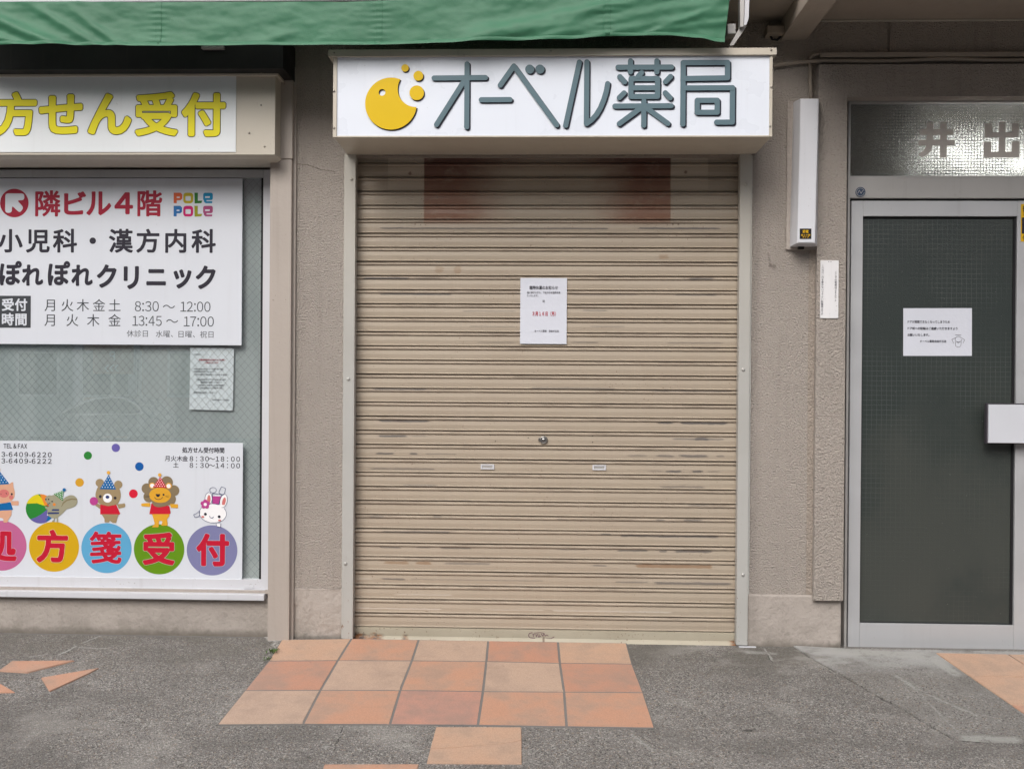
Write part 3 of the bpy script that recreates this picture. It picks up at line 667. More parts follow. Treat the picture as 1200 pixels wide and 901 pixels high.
# canopy slab, its moulding, beams
CD = -0.33; CDR = -0.78; XB = X(930, 47, 0)  # canopy depths out of view, shaped for the shade they cast on the walls
box('canopy_slab', -8, XB, CD, 2.0, ZT, ZT+0.28, 'ceiling', bld)
box('canopy_slab', XB, 8, CDR, 2.0, ZT, ZT+0.28, 'ceiling', bld)
box('canopy_fascia', XB, 8, CDR-0.05, CDR, ZT-0.04, ZT+0.30, 'ceiling', bld)
box('ceiling_moulding', X(955, 26, 0), 5.0, -0.008, 0.0, ZT-0.008, ZT-0.0005, 'trim', bld, 0.002)
zbm = Z(930, 47.5, 0)
for uu in ((915, 945),):
    box('canopy_beam', X(uu[0], 47, 0), X(uu[1], 47, 0), CDR+0.002, 0.0035, zbm, ZT-0.001, 'ceiling', bld, 0.003)
box('canopy_beam', -3.55, -3.44, CD+0.002, 0.0035, zbm, ZT-0.001, 'ceiling', bld, 0.003)
box('canopy_beam', 4.2, 4.31, CDR+0.002, 0.0035, zbm, ZT-0.001, 'ceiling', bld, 0.003)
# upper storey above the canopy
box('upper_storey_wall', -8, 8, 0.0, 0.5, ZT+0.281, 7.5, 'stucco', bld)

# ---------------------------------------------------------------- rolling shutter (part of the building)
sh = empty('roller_shutter', (0, YS, 0)); sh.parent = bld; tag(sh, 'closed beige steel rolling shutter with rust stains below the sign')
xs0, xs1 = X(411.5, 450, YS)-0.02, X(867, 450, YS)+0.02
def slat_mesh():
    p = PITCH_S
    # (height from the foot, offset towards the viewer)
    prof = [(0.000, -0.007), (0.022, -0.007), (0.035, 0.0015), (0.06, 0.0042), (0.09, 0.0040), (0.115, 0.0006), (0.13, 0.0),
            (0.42, 0.0018), (0.70, 0.0004), (0.728, -0.0012), (0.745, -0.0012), (0.76, 0.0035), (0.80, 0.0062), (0.88, 0.0060), (0.925, 0.0035), (0.95, -0.001), (0.968, -0.007), (1.0, -0.007)]
    bm = bmesh.new(); L = [bm.verts.new((xs0, -o, h*p)) for h, o in prof]; Rr = [bm.verts.new((xs1, -o, h*p)) for h, o in prof]
    for i in range(len(prof)-1): bm.faces.new([L[i], Rr[i], Rr[i+1], L[i+1]])
    me = bpy.data.meshes.new('slat'); bmesh.ops.recalc_face_normals(bm, faces=bm.faces); bm.to_mesh(me); bm.free()
    me.materials.append(MAT['shutter'])
    if me.polygons[7].normal.y > 0: me.flip_normals()
    return me
sm = slat_mesh()
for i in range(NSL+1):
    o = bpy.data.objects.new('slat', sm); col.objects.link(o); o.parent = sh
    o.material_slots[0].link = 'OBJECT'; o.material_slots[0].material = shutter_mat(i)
    o.location = (0, random.uniform(-0.0012, 0.0012), zb + i*PITCH_S + random.uniform(-0.0004, 0.0004)); o.rotation_euler = (0, random.uniform(-0.0008, 0.0008), random.uniform(-0.0012, 0.0012))
bm = bmesh.new()
zb0 = Z(640, 753.5, YS)
prof = [(zb, 0.004), (zb-0.003, -0.004), (zb0+0.022, -0.004), (zb0+0.017, -0.009), (zb0+0.004, -0.018), (zb0+0.0, -0.018), (zb0, 0.02), (zb, 0.02)]
a = [bm.verts.new((xs0+0.02, y, z)) for z, y in prof]; b = [bm.verts.new((xs1-0.02, y, z)) for z, y in prof]
for i in range(len(prof)): bm.faces.new([a[i], b[i], b[(i+1) % len(prof)], a[(i+1) % len(prof)]])
bm.faces.new(a); bm.faces.new(b[::-1])
bb = link_mesh('bottom_bar', bm, 'bottom_bar', sh); bb.location.y += 0.0
# the parent sits at (0, YS, 0): bring parts built in shutter-local y back there
bb.matrix_parent_inverse = Matrix.Identity(4)
for side, (u0, u1) in (('l', (403.3, 415.2)), ('r', (865.3, 878.4))):
    x0, x1 = X(u0, 450, -0.012), X(u1, 450, -0.012)
    bm = bmesh.new(); bm_box(bm, x0, x1, -0.012, 0.03, 0.003, Z(640, 180, -0.012), 0.002)
    link_mesh('guide_rail', bm, 'rail', sh)
    if side == 'l': box('guide_rail_edge', x0-0.007, x0-0.0005, -0.004, 0.03, 0.003, Z(640, 182, -0.01), 'rail', sh, 0.001)
    else: box('guide_rail_edge', x1+0.0005, x1+0.007, -0.004, 0.03, 0.003, Z(640, 182, -0.01), 'rail', sh, 0.001)
for u, v in ((412, 210), (408.2, 444), (404.8, 660), (873.5, 216), (871, 433), (870.7, 673)): screw(u, v, -0.012, sh, 0.0075, 'rail')
# guide foot plates
for u0, u1 in ((393, 416), (866, 886)):
    a_, b_ = X(u0, 752, -0.02), X(u1, 752, -0.02); box('rail_foot_plate', a_, b_, -0.024, -0.004, -0.006, -0.0005, 'white_alu', sh, 0.001)
# lock and finger pulls
lc = P(637, 515.5, YS)
bm = bmesh.new()
rings = []
for rr_, dy in ((0.0175, 0.0), (0.0175, -0.007), (0.0145, -0.0095), (0.0125, -0.0095), (0.011, -0.0085), (0.006, -0.0125)):
    rings.append([bm.verts.new((lc.x+rr_*math.cos(k*math.pi/10), YS-0.001+dy, lc.z+rr_*math.sin(k*math.pi/10))) for k in range(20)])
for a, b in zip(rings, rings[1:]):
    for k in range(20): bm.faces.new([a[k], a[(k+1) % 20], b[(k+1) % 20], b[k]])
bm.faces.new(rings[-1]); link_mesh('lock', bm, 'chrome', sh, True)
box('keyhole', lc.x-0.006, lc.x+0.006, YS-0.0145, YS-0.0125, lc.z-0.0015, lc.z+0.002, 'gasket', sh)
box('lock_tab', lc.x-0.022, lc.x-0.016, YS-0.006, YS+0.001, lc.z-0.006, lc.z+0.010, 'chrome', sh, 0.001)
for u in (571.2, 702.2):
    x0, x1, z0, z1 = rect(u-8, 543.9 + (0.9 if u > 600 else 0), u+8, 549.9 + (0.9 if u > 600 else 0), YS-0.004)
    frame('finger_pull', x0, x1, z0, z1, (0.0075, 0.0075, 0.005, 0.005), YS-0.0065, YS, 'white_alu', sh, 0.0012)
    box('finger_pull_recess', x0+0.005, x1-0.005, YS-0.0035, YS, z0+0.004, z1-0.004, 'alu_dark', sh)
for (u, v) in ((580.5, 509), (580.5, 517), (619, 513), (655, 516), (694.5, 510.5), (694.5, 518), (595.5, 473)): 
    p = P(u, v, YS); bm = bmesh.new(); poly_prism(bm, disc_pts(p.x, p.z, 0.0025, None, 8), YS-0.0026, YS); link_mesh('rivet_hole', bm, 'gasket', sh)
# marker scribble on the bottom bar
tx = Text(YS-0.0048, 632, 744.5); sc_ = [(619, 746), (621, 742), (625, 741), (620, 744), (622, 747), (627, 747)]
tx.arc([(624, 741), (620.5, 741.8), (619.2, 744.5), (621, 747), (627, 747.5)], 0.9); tx.arc([(625, 746), (625, 742.4)], 0.9); tx.arc([(623.8, 743.4), (627, 743.2)], 0.8)
tx.arc([(628, 742.5), (628.5, 746), (630.5, 742.3)], 0.9); tx.arc([(632, 743), (631, 746.3), (634, 744.8)], 0.9); tx.arc([(634, 742), (636, 745), (637.5, 742), (639, 744.8), (641, 743.2), (642.5, 745)], 0.9); tx.arc([(640, 748), (646, 747.6), (649.5, 745.5)], 0.8)
tx.arc([(626, 741.5), (633, 740.8), (638, 741.6)], 0.7)
tx.done('marker_scribble', flat('faded_marker', (0.16, 0.09, 0.11)), sh)

# ---------------------------------------------------------------- shop window (part of the building)
wi = empty('window', (xWR, YW, 0)); wi.parent = bld; tag(wi, 'wide shop window of diamond-wired glass in a white aluminium frame')
zs1, zs0 = Z(150, 199, YW-0.02), Z(150, 690, YW-0.02)
xr = X(316.2, 450, YW-0.02); xl = xWL-1.2
box('window_frame', X(307.2, 450, YW-0.02), xr+0.01, YW-0.02, YW+0.05, zs0, zs1, 'white_alu', wi, 0.001)
box('window_frame', xl, X(307.2, 450, YW-0.02)-0.0003, YW-0.022, YW+0.05, Z(150, 208, YW-0.02), zs1, 'alu', wi, 0.001)
box('window_frame', xl, X(307.2, 450, YW-0.02)-0.0003, YW-0.018, YW+0.05, Z(150, 688.5, YW-0.02), Z(150, 677, YW-0.02), 'white_alu', wi, 0.001)
box('window_frame', xl, X(312, 450, YW-0.035)-0.0003, YW-0.032, YW+0.05, Z(150, 691, YW-0.032), Z(150, 688.6, YW-0.032), 'white_alu', wi, 0.0006)
box('drain_cover', X(286, 687, YW-0.022), X(297, 687, YW-0.022), YW-0.0215, YW-0.0175, Z(291, 689.5, YW-0.02), Z(291, 686, YW-0.02), 'white_alu', wi, 0.001)
box('window_sill', xl, X(309.5, 695, 0.02), 0.02, 0.09, Z(150, 701.5, 0.02), Z(150, 694.2, 0.02), 'white_alu', wi, 0.003)
box('sill_bed', xl, xWR, 0.045, 0.12, Z(150, 694.2, 0.03)+0.0005, Z(150, 691.2, 0.03), 'smooth', wi)
gx0, gx1, gz0, gz1 = xl+0.02, X(307.4, 450, YW), Z(150, 677.2, YW), Z(150, 208.2, YW)
box('glass_pane', gx0, gx1, YW, YW+0.0008, gz0, gz1, 'glass', wi)
box('glazing_gasket', X(305.4, 450, YW), X(307.1, 450, YW-.01), YW-0.006, YW-0.001, gz0, gz1, 'gasket', wi)
box('backing_board', gx0, gx1, YW+0.018, YW+0.03, gz0, gz1, 'film', wi)
# wires inside the glass
bm = bmesh.new(); pw, r = 0.0335, 0.00042; sl_ = 1.12; W_, H_ = gx1-gx0, gz1-gz0
xv0 = X(-40, 450, YW)
for sgn in (1, -1):
    k = int((gx1-xv0 + H_/sl_)/pw)+2
    for i in range(k):
        xs = xv0 - H_/sl_ + i*pw if sgn > 0 else xv0 + i*pw       # x at the foot
        pts = []
        for t in (0.0, 1.0):
            pts.append([xs + sgn*(H_/sl_)*t, gz0 + H_*t])
        (xa_, za_), (xb_, zb_) = pts
        def clip(t): return xa_+(xb_-xa_)*t, za_+(zb_-za_)*t
        ts = sorted(((xv0-xa_)/(xb_-xa_), (gx1-xa_)/(xb_-xa_))); t0, t1 = max(0, ts[0]), min(1, ts[1])
        if t1-t0 < 0.002: continue
        a_, b_ = clip(t0), clip(t1); d = Vector((b_[0]-a_[0], 0, b_[1]-a_[1])).normalized(); q = Vector((d.z, 0, -d.x))*r
        y0 = YW+0.0016 if sgn > 0 else YW+0.0022
        A, B = Vector((a_[0], y0, a_[1])), Vector((b_[0], y0, b_[1]))
        vs = [bm.verts.new(p) for p in (A-q, A+q, B+q, B-q)]; vs2 = [bm.verts.new(p+Vector((0, 0.0006, 0))) for p in (A-q, A+q, B+q, B-q)]
        bm.faces.new(vs); bm.faces.new(vs2[::-1]); bm.faces.new([vs[0], vs2[0], vs2[3], vs[3]]); bm.faces.new([vs[1], vs[2], vs2[2], vs2[1]])
tag(link_mesh('wire_mesh', bm, flat('glass_wire', (0.17, 0.18, 0.19), 0.4), wi), kind='stuff')

# ---------------------------------------------------------------- door, transom (part of the building)
dr = empty('entrance_door', (1.6, YD, 0)); dr.parent = bld; tag(dr, 'aluminium framed door with dark figured wired glass and a white push plate')
xF0 = X(991.5, 450, YD-0.01); xF1 = xF0 + 1.02
zF1 = Z(1095, 116, YD-0.01)
zH0, zH1 = Z(1095, 232.8, YD), Z(1095, 206.5, YD)
zL1 = Z(1095, 235.5, YD); zL0 = Z(1095, 759.5, YD)
box('door_frame', xF0, xF0+0.010, YD-0.012, 0.12, -0.02, zF1, 'alu_dark', dr, 0.001)
box('door_frame', xF1, xF1+0.05, YD-0.012, 0.12, -0.02, zF1, 'alu_dark', dr, 0.001)
box('door_frame', xF0+0.010, xF1, YD-0.010, 0.12, Z(1095, 121, YD), zF1, 'alu_dark', dr, 0.001)
box('transom_rail', xF0+0.010, xF1, YD-0.008, 0.12, zH0, zH1-0.010, 'alu_dark', dr, 0.002)
box('transom_rail', xF0+0.010, xF1, YD-0.002, 0.12, zH1-0.0095, zH1, 'alu_dark', dr, 0.001)
box('door_head_gap', xF0+0.010, xF1, YD+0.02, 0.12, zL1+0.0003, zH0-0.0003, 'gasket', dr)
# leaf
lx0, lx1 = X(996.2, 450, YD), X(1268, 450, YD)
sw = X(1009.8, 450, YD)-lx0
box('door_stile', lx0, lx0+sw, YD, YD+0.04, zL0, zL1, 'alu', dr, 0.0015)
sx0 = X(1190.5, 450, YD)
box('door_stile', sx0, sx0+sw*1.1, YD, YD+0.04, zL0, zL1, 'alu', dr, 0.0015)
box('door_rail', lx0+sw+.0004, sx0-.0004, YD+0.0006, YD+0.04, Z(1095, 253.5, YD), zL1, 'alu', dr, 0.0015)
box('door_rail', lx0+sw+.0004, sx0-.0004, YD+0.0006, YD+0.04, zL0, Z(1095, 731.3, YD), 'alu', dr, 0.0015)
gx = (lx0+sw, sx0); gzz_ = (Z(1095, 731.3, YD), Z(1095, 253.5, YD))
frame('glazing_gasket', gx[0], gx[1], gzz_[0], gzz_[1], (0.004, 0.010, 0.007, 0.003), YD+0.012, YD+0.03, 'gasket', dr, 0)
box('glass_pane', gx[0]+0.002, gx[1]-0.002, YD+0.018, YD+0.026, gzz_[0]+.002, gzz_[1]-.002, 'door_glass', dr)
box('transom_glass', xF0+0.012, xF1, YD+0.02, YD+0.026, zH1, Z(1095, 121, YD), 'transom_glass', dr)
box('threshold', xF0-0.01, 3.0, -0.028, 0.11, -0.03, -0.0095, 'mortar', dr, 0.002)
box('door_foot_gap', lx0, xF1, YD+0.006, YD+0.04, -0.02, zL0-0.0003, 'gasket', dr)
# second leaf past the frame edge
box('door_leaf', sx0+sw*1.1+0.002, xF1, YD+0.001, YD+0.04, zL0, zL1, 'alu', dr, 0.001)
# push plate standing off the glass on a bracket
YH = YD-0.055
x0, x1, z0, z1 = rect(1158.5, 474.3, 1242, 519.3, YH)
box('push_plate', x0, x1, YH, YH+0.012, z0, z1, 'handle', dr, 0.002)
box('push_plate_backing', x0-0.005, x1+0.004, YH+0.008, YH+0.030, z0-0.003, z1+0.005, flat('dark_handle_plastic', (0.05, 0.045, 0.055)), dr, 0.002)
box('handle_bracket', sx0+0.005, sx0+0.05, YH+0.028, YD, z0+0.02, z1-0.02, 'alu_dark', dr, 0.002)
# letters on the transom
tx = Text(YD+0.0185, 1135, 164)
for (a, b, wd) in (((1077.5, 155), (1117.5, 155), 7), ((1076, 167.5), (1119, 167.5), 7), ((1089.5, 143), (1089.5, 168), 8), ((1105.5, 143), (1105.5, 185), 8)): tx.bar(a, b, wd)
tx.poly([(1085.5, 166), (1093.5, 166), (1092, 176), (1086, 182), (1080, 185), (1075.5, 181), (1082, 177), (1085, 172)])
tx.done('transom_letter', 'letter_grey', dr)
tx = Text(YD+0.0185, 1135, 164)
for (a, b, wd) in (((1174.5, 143), (1174.5, 183), 8), ((1154, 158.5), (1193.5, 158.5), 6.5), ((1158, 145), (1158, 161.7), 8.4), ((1189.7, 145), (1189.7, 161.7), 8.4),
                   ((1153, 181.5), (1194, 181.5), 7), ((1157.3, 166), (1157.3, 185), 9), ((1190.2, 166), (1190.2, 185), 9)): tx.bar(a, b, wd)
tx.done('transom_letter', 'letter_grey', dr)
# lit tube inside, above the hall
lp = empty('ceiling_lamp', (1.9, 0.42, 2.05)); tag(lp, 'lit fluorescent lamp glowing behind the figured glass above the door', 'lamp')
bm = bmesh.new(); tube(bm, [(X(1085, 185, 0.30), 0.30, Z(1100, 189, 0.30)), (X(1215, 185, 0.30), 0.30, Z(1100, 189, 0.30))], 0.022, 14); link_mesh('lamp_tube', bm, 'tube', lp)
box('lamp_housing', X(1075, 185, 0.30), X(1225, 185, 0.30), 0.26, 0.36, Z(1100, 189, 0.30)-0.06, Z(1100, 189, 0.30)-0.03, 'lamp_white', lp, 0.003)

# ================================================================ CENTRE SIGN
YSG = -0.30
sg = empty('sign_board', (0, 0, 2.1)); tag(sg, 'white box sign with yellow bubble logo and grey オーベル薬局 letters over the shutter', 'sign')
x0, x1, z0, z1 = rect(390.5, 64, 905, 161, YSG)
box('sign_case', x0+0.002, x1-0.002, YSG+0.008, -0.001, z0, z1-0.002, 'trim', sg, 0.002)
zu = Z(640, 181.5, 0)
bm = bmesh.new()                                        # sloping soffit pan under the case
vs = [bm.verts.new(q) for q in ((x0+0.02, YSG+0.012, z0+0.002), (x1-0.02, YSG+0.012, z0+0.002), (x1-0.02, -0.001, z0+0.002), (x0+0.02, -0.001, z0+0.002),
      (X(406, 182, -.02), -0.03, zu), (X(881.5, 182, -.02), -0.03, zu), (X(881.5, 182, -.02), -0.001, zu), (X(406, 182, -.02), -0.001, zu))]
for f in ((0, 1, 5, 4), (1, 2, 6, 5), (2, 3, 7, 6), (3, 0, 4, 7), (4, 5, 6, 7)): bm.faces.new([vs[i] for i in f])
link_mesh('sign_soffit', bm, 'trim', sg)
px0, px1, pz0, pz1 = rect(395, 66, 901.5, 159.5, YSG)
box('sign_panel', px0, px1, YSG+0.001, YSG+0.007, pz0, pz1, 'white_panel', sg)
box('sign_trim', x0, px0-0.0003, YSG-0.004, YSG+0.0075, z0, Z(640, 66, YSG), 'trim', sg, 0.001)
box('sign_trim', px1+0.0003, x1, YSG-0.004, YSG+0.0075, z0, Z(640, 62, YSG), 'trim', sg, 0.001)
box('sign_trim', X(384.5, 60, YSG-.012), X(910.3, 60, YSG-.012), YSG-0.012, 0.0, Z(640, 65.5, YSG-.012), Z(640, 57.3, YSG-.012), 'trim', sg, 0.0015)
box('sign_trim', px0, px1, YSG-0.003, YSG+0.0075, z0, Z(640, 159.3, YSG), 'trim', sg, 0.001)
for u, v in ((391.3, 62.8), (645, 60.3), (903.5, 58.5)): screw(u, v, YSG-0.012, sg, 0.0045)
for u, v in ((391.5, 107), (391.5, 150), (903.7, 102), (902.3, 148)): screw(u, v, YSG-0.004, sg, 0.0045)
LT = [[(508, 91.3), (568.5, 90.9)], [(546.8, 74.8), (546.8, 148.8)], [(543.6, 94.5), (511.2, 146)], [(563.8, 117), (597.6, 116.9)],
      [(586, 100), (601.9, 77.5), (652.6, 146.8)], [(678.6, 73.2), (663, 147.3)],
      [(687.3, 73), (687.3, 145.2), (693, 141.3), (698.5, 135.3), (703.5, 127), (707.5, 117), (710.3, 107.5), (711.8, 98.5)],
      [(723.8, 79.5), (786, 79.5)], [(738.3, 72), (738.3, 85)], [(769, 72), (769, 85)], [(751.3, 86), (747.5, 90)],
      [(739, 92.8), (770, 92.8), (770, 113.6), (739, 113.6), (739, 92.8)], [(739, 103.5), (770, 103.5)],
      [(726, 90.5), (731.5, 96.6)], [(731, 109.5), (725.5, 115)], [(785, 90.5), (779.2, 96.6)], [(779, 109.5), (784.7, 115.3)],
      [(720.5, 124.8), (786, 124.5)], [(754.2, 119), (754.2, 147.3)], [(750, 127.5), (725.7, 145.4)], [(758, 127.5), (782.3, 145.2)],
      [(799.6, 146), (799.6, 74.3), (851, 74.3), (851, 92.3), (799.6, 92.9)], [(799.6, 103.9), (857, 103.8), (857, 143.8), (839, 143.8)],
      [(816.2, 118.3), (839.4, 118.3), (839.4, 132.3), (816.2, 132.3), (816.2, 118.3)]]
def stroke_layer(name, mat, Y, du, dv, wd, back, dots):
    """each stroke is a capsule chain; joints are filled with small discs so corners stay closed"""
    bm = bmesh.new()
    T = Text(Y, 640, 112); T.bm.free(); T.bm = bm
    k = 0
    for st in LT:
        for i, (a, b) in enumerate(zip(st, st[1:])):
            (xa, ya), (xb, yb) = a, b; L = math.hypot(xb-xa, yb-ya); ux, uy = (xb-xa)/L, (yb-ya)/L
            th = math.atan2(uy, ux); pts = []
            for q in range(9): t = th+math.pi/2+math.pi*q/8; pts.append((xa+du+wd/2*math.cos(t), ya+dv+wd/2*math.sin(t)))
            for q in range(9): t = th-math.pi/2+math.pi*q/8; pts.append((xb+du+wd/2*math.cos(t), yb+dv+wd/2*math.sin(t)))
            yy = Y - 0.00012*(k % 9); k += 1
            poly_prism(bm, [T.w(*p) for p in pts], yy, Y+back)
    for (u, v, r) in dots: poly_prism(bm, [T.w(*p) for p in disc_pts(u+du, v+dv, r)], Y, Y+back)
    return link_mesh(name, bm, mat, sg)
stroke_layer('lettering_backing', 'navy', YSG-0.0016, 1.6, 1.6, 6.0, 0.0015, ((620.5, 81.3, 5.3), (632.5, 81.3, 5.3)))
stroke_layer('lettering', 'slate', YSG-0.0052, 0, 0, 6.0, 0.0030, ((620.5, 81.3, 5.3), (632.5, 81.3, 5.3)))
def bite_outline(cu, cv, r, bu, bv, br, n=72):
    pts = []; D = math.hypot(bu-cu, bv-cv); a0 = math.atan2(bv-cv, bu-cu); h = math.acos((r*r+D*D-br*br)/(2*r*D))
    for i in range(n+1): t = a0+h+(2*math.pi-2*h)*i/n; pts.append((cu+r*math.cos(t), cv+r*math.sin(t)))
    b0 = math.atan2(cv-bv, cu-bu); g = math.acos((br*br+D*D-r*r)/(2*br*D))
    for i in range(1, 24): t = b0+g-2*g*i/24; pts.append((bu+br*math.cos(t), bv+br*math.sin(t)))
    p, q, m0 = pts[n], pts[n+1], pts[-1]
    if math.hypot(p[0]-q[0], p[1]-q[1]) > math.hypot(p[0]-m0[0], p[1]-m0[1]): pts[n+1:] = pts[n+1:][::-1]
    return pts
def ring_fill(bm, outer, inner, yf, yb, T):
    """disc with a hole: bridge outline to the hole with triangles (fill)"""
    vo = [bm.verts.new((*[T.w(*p)[0]], yf, T.w(*p)[1])) for p in outer]; vi = [bm.verts.new((T.w(*p)[0], yf, T.w(*p)[1])) for p in inner]
    es = [bm.edges.new((vo[i], vo[(i+1) % len(vo)])) for i in range(len(vo))] + [bm.edges.new((vi[i], vi[(i+1) % len(vi)])) for i in range(len(vi))]
    r = bmesh.ops.triangle_fill(bm, use_beauty=True, use_dissolve=False, edges=es)
    g = bmesh.ops.extrude_face_region(bm, geom=[f for f in r['geom'] if isinstance(f, bmesh.types.BMFace)])
    for v in g['geom']:
        if isinstance(v, bmesh.types.BMVert): v.co.y += yb-yf
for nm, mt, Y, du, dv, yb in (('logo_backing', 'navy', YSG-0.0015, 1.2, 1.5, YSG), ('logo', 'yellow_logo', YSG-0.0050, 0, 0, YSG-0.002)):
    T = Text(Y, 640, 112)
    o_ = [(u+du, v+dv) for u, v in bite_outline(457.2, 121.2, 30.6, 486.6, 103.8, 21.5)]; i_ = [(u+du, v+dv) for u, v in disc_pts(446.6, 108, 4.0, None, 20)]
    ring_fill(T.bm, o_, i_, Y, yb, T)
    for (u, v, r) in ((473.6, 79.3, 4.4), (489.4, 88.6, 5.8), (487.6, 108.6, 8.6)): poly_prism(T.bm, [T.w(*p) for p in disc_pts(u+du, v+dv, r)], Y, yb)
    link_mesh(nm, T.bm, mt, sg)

# ================================================================ LEFT FASCIA SIGN
YL = -0.125
sf = empty('sign_board', (X(150, 130, YL), YL, Z(150, 182, YL))); tag(sf, 'long beige box sign with yellow 処方せん受付 lettering above the window', 'sign')
lx0_ = X(-95, 130, YL); x1 = X(322.5, 130, YL); z0, z1 = Z(160, 182, YL), Z(160, 84.5, YL)
box('sign_case', lx0_, x1, YL, 0.055, z0+0.001, z1-0.012, 'trim', sf, 0.002)
box('sign_trim', lx0_-0.01, X(326, 87, YL-.01), YL-0.012, 0.055, Z(160, 89.3, YL-.012), Z(160, 83.5, YL-.012), 'trim', sf, 0.002)
bm = bmesh.new(); zi = Z(160, 196.5, 0.055); xi = X(318, 198, 0.055)
vs = [bm.verts.new(q) for q in ((lx0_, YL+0.004, z0), (x1, YL+0.004, z0), (x1+0.02, YL+0.03, z0-0.012), (lx0_, YL+0.03, z0-0.012), (lx0_, 0.054, zi), (xi, 0.054, zi), (xi, 0.054, z0), (lx0_, 0.054, z0))]
for f in ((0, 1, 2, 3), (3, 2, 5, 4), (4, 5, 6, 7), (1, 6, 5, 2), (0, 3, 4, 7)): bm.faces.new([vs[i] for i in f])
link_mesh('sign_soffit', bm, 'trim', sf)
a, b, c, d = rect(-95, 90.3, 276.8, 178.7, YL)
a = lx0_+0.003
box('sign_panel', a, b, YL-0.003, YL-0.0003, c, d, paint('white_sign_vinyl', (0.70, 0.735, 0.76), 0.38, 0.04, 0.2), sf, 0.0006)
chars = (('処', -39, 135), ('方', 18.5, 134.8), ('せ', 72, 135), ('ん', 127.8, 134.5), ('受', 183.3, 135.3), ('付', 238.5, 135.8))
for nm, mt, off, Y in (('lettering_outline', flat('brown_vinyl_outline', (0.06, 0.05, 0.03)), 0.054, YL-0.0036), ('lettering', 'sign_yellow', 0.036, YL-0.0042)):
    T = Text(Y, 130, 135)
    for ch, u, v in chars: T.em(ch, u, v, 45.5 if ch not in 'せん' else 47.5, off)
    T.done(nm, mt, sf)
for u, v in ((306, 123.5), (310, 171.8), (292, 156), (306.5, 86.5), (74, 86.5)): screw(u, v, YL if v > 90 else YL-0.012, sf, 0.0042)
# housing above the left sign; deep shade under the awning painted near-black
box('shaded_housing', X(-330, 60, -0.2), X(332, 70, -0.2), -0.2, -0.001, Z(150, 81.5, -0.2), Z(150, 40, -0.2), 'black', bld, 0.003)
bm = bmesh.new(); a_, b_, c_, d_ = rect(236, 54.3, 262, 57.2, -0.22); bm_box(bm, a_, b_, -0.22, -0.2, c_, d_); link_mesh('housing_bracket', bm, 'alu_dark', bld)

# ================================================================ AWNING
YV = -0.375
aw = empty('awning', (0, YV, 2.7)); tag(aw, 'rolled-in shop awning with a wrinkled green canvas valance across the top', 'awning')
def vb(u):
    K = [(-80, 53), (0, 53.5), (200, 54.5), (350, 53.3), (444, 52.8), (520, 50.6), (600, 48.6), (660, 47.2), (730, 43.2), (785, 42.4), (820, 45), (848, 49.6), (856, 50)]
    for (a, b), (c, d) in zip(K, K[1:]):
        if u <= c: t = max(0, (u-a)/(c-a)); t = t*t*(3-2*t) if c-a < 100 else t; return b+(d-b)*t
    return K[-1][1]
from mathutils import noise as mn
def fold(u, t):
    """t 0 at the top, 1 at the hem; offset towards the viewer in metres"""
    v = t*50
    d = 0.005*mn.fractal(Vector((u*0.012, v*0.035, 1.3)), 0.9, 2.0, 3)
    d += 0.0020*mn.fractal(Vector((u*0.05, v*0.10, 4.1)), 0.9, 2.0, 3)
    for (ua, va, ub, vb_, wd, am) in ((-40, 6, 70, 52, 8, 0.022), (-60, 22, 30, 52, 6, 0.016), (60, 18, 118, 52, 5, 0.009), (105, 24, 145, 52, 5, 0.008),
                                      (-40, 40, 10, 60, 4, 0.010), (560, 44, 860, -14, 9, 0.016), (640, 46, 860, 6, 8, 0.014), (700, 48, 856, 20, 6, 0.010), (800, 40, 852, 30, 4, 0.008), (770, 44, 815, 26, 4, 0.006),
                                      (560, 50, 660, 34, 5, 0.007), (290, 52, 330, 40, 5, 0.004)):
        L = math.hypot(ub-ua, vb_-va); ux, uy = (ub-ua)/L, (vb_-va)/L
        al = (u-ua)*ux+(v-va)*uy; pe = -(u-ua)*uy+(v-va)*ux
        q = 1 if 0 < al < L else math.exp(-((min(abs(al), abs(al-L)))/22)**2)
        d += am*math.exp(-(pe/wd)**2)*q
    for us in (186, 444.5, 711):
        a = abs(u-us)
        d += -0.0045*math.exp(-(a/2.0)**2)
        d += 0.0017*math.exp(-(a/11)**2)*math.sin(v*0.95+us+1.5*mn.noise(Vector((us, v*0.3, 0))))*min(1, a/3)
    return d
bm = bmesh.new(); NU, NV = 560, 30; g = []
ztop = Z(400, 2.5, YV)
for i in range(NU+1):
    u = -80 + (855-(-80))*i/NU; row = []
    for j in range(NV+1):
        t = j/NV
        ue = u - (6*t*max(0, (u-780)/75)**2)
        vtop = 2.5 if u < 400 else 2.5-(u-400)*0.006*4.5
        zt_ = Z(u, vtop, YV); zb_ = Z(u, vb(u), YV)
        p = P(ue, 20, YV)
        row.append(bm.verts.new((p.x - (0.0 if u < 780 else 0), YV - fold(u, t) - 0.004*t, zt_+(zb_-zt_)*t)))
    g.append(row)
for i in range(NU):
    for j in range(NV): bm.faces.new([g[i][j], g[i][j+1], g[i+1][j+1], g[i+1][j]])
va = link_mesh('valance', bm, 'awning', aw, True)
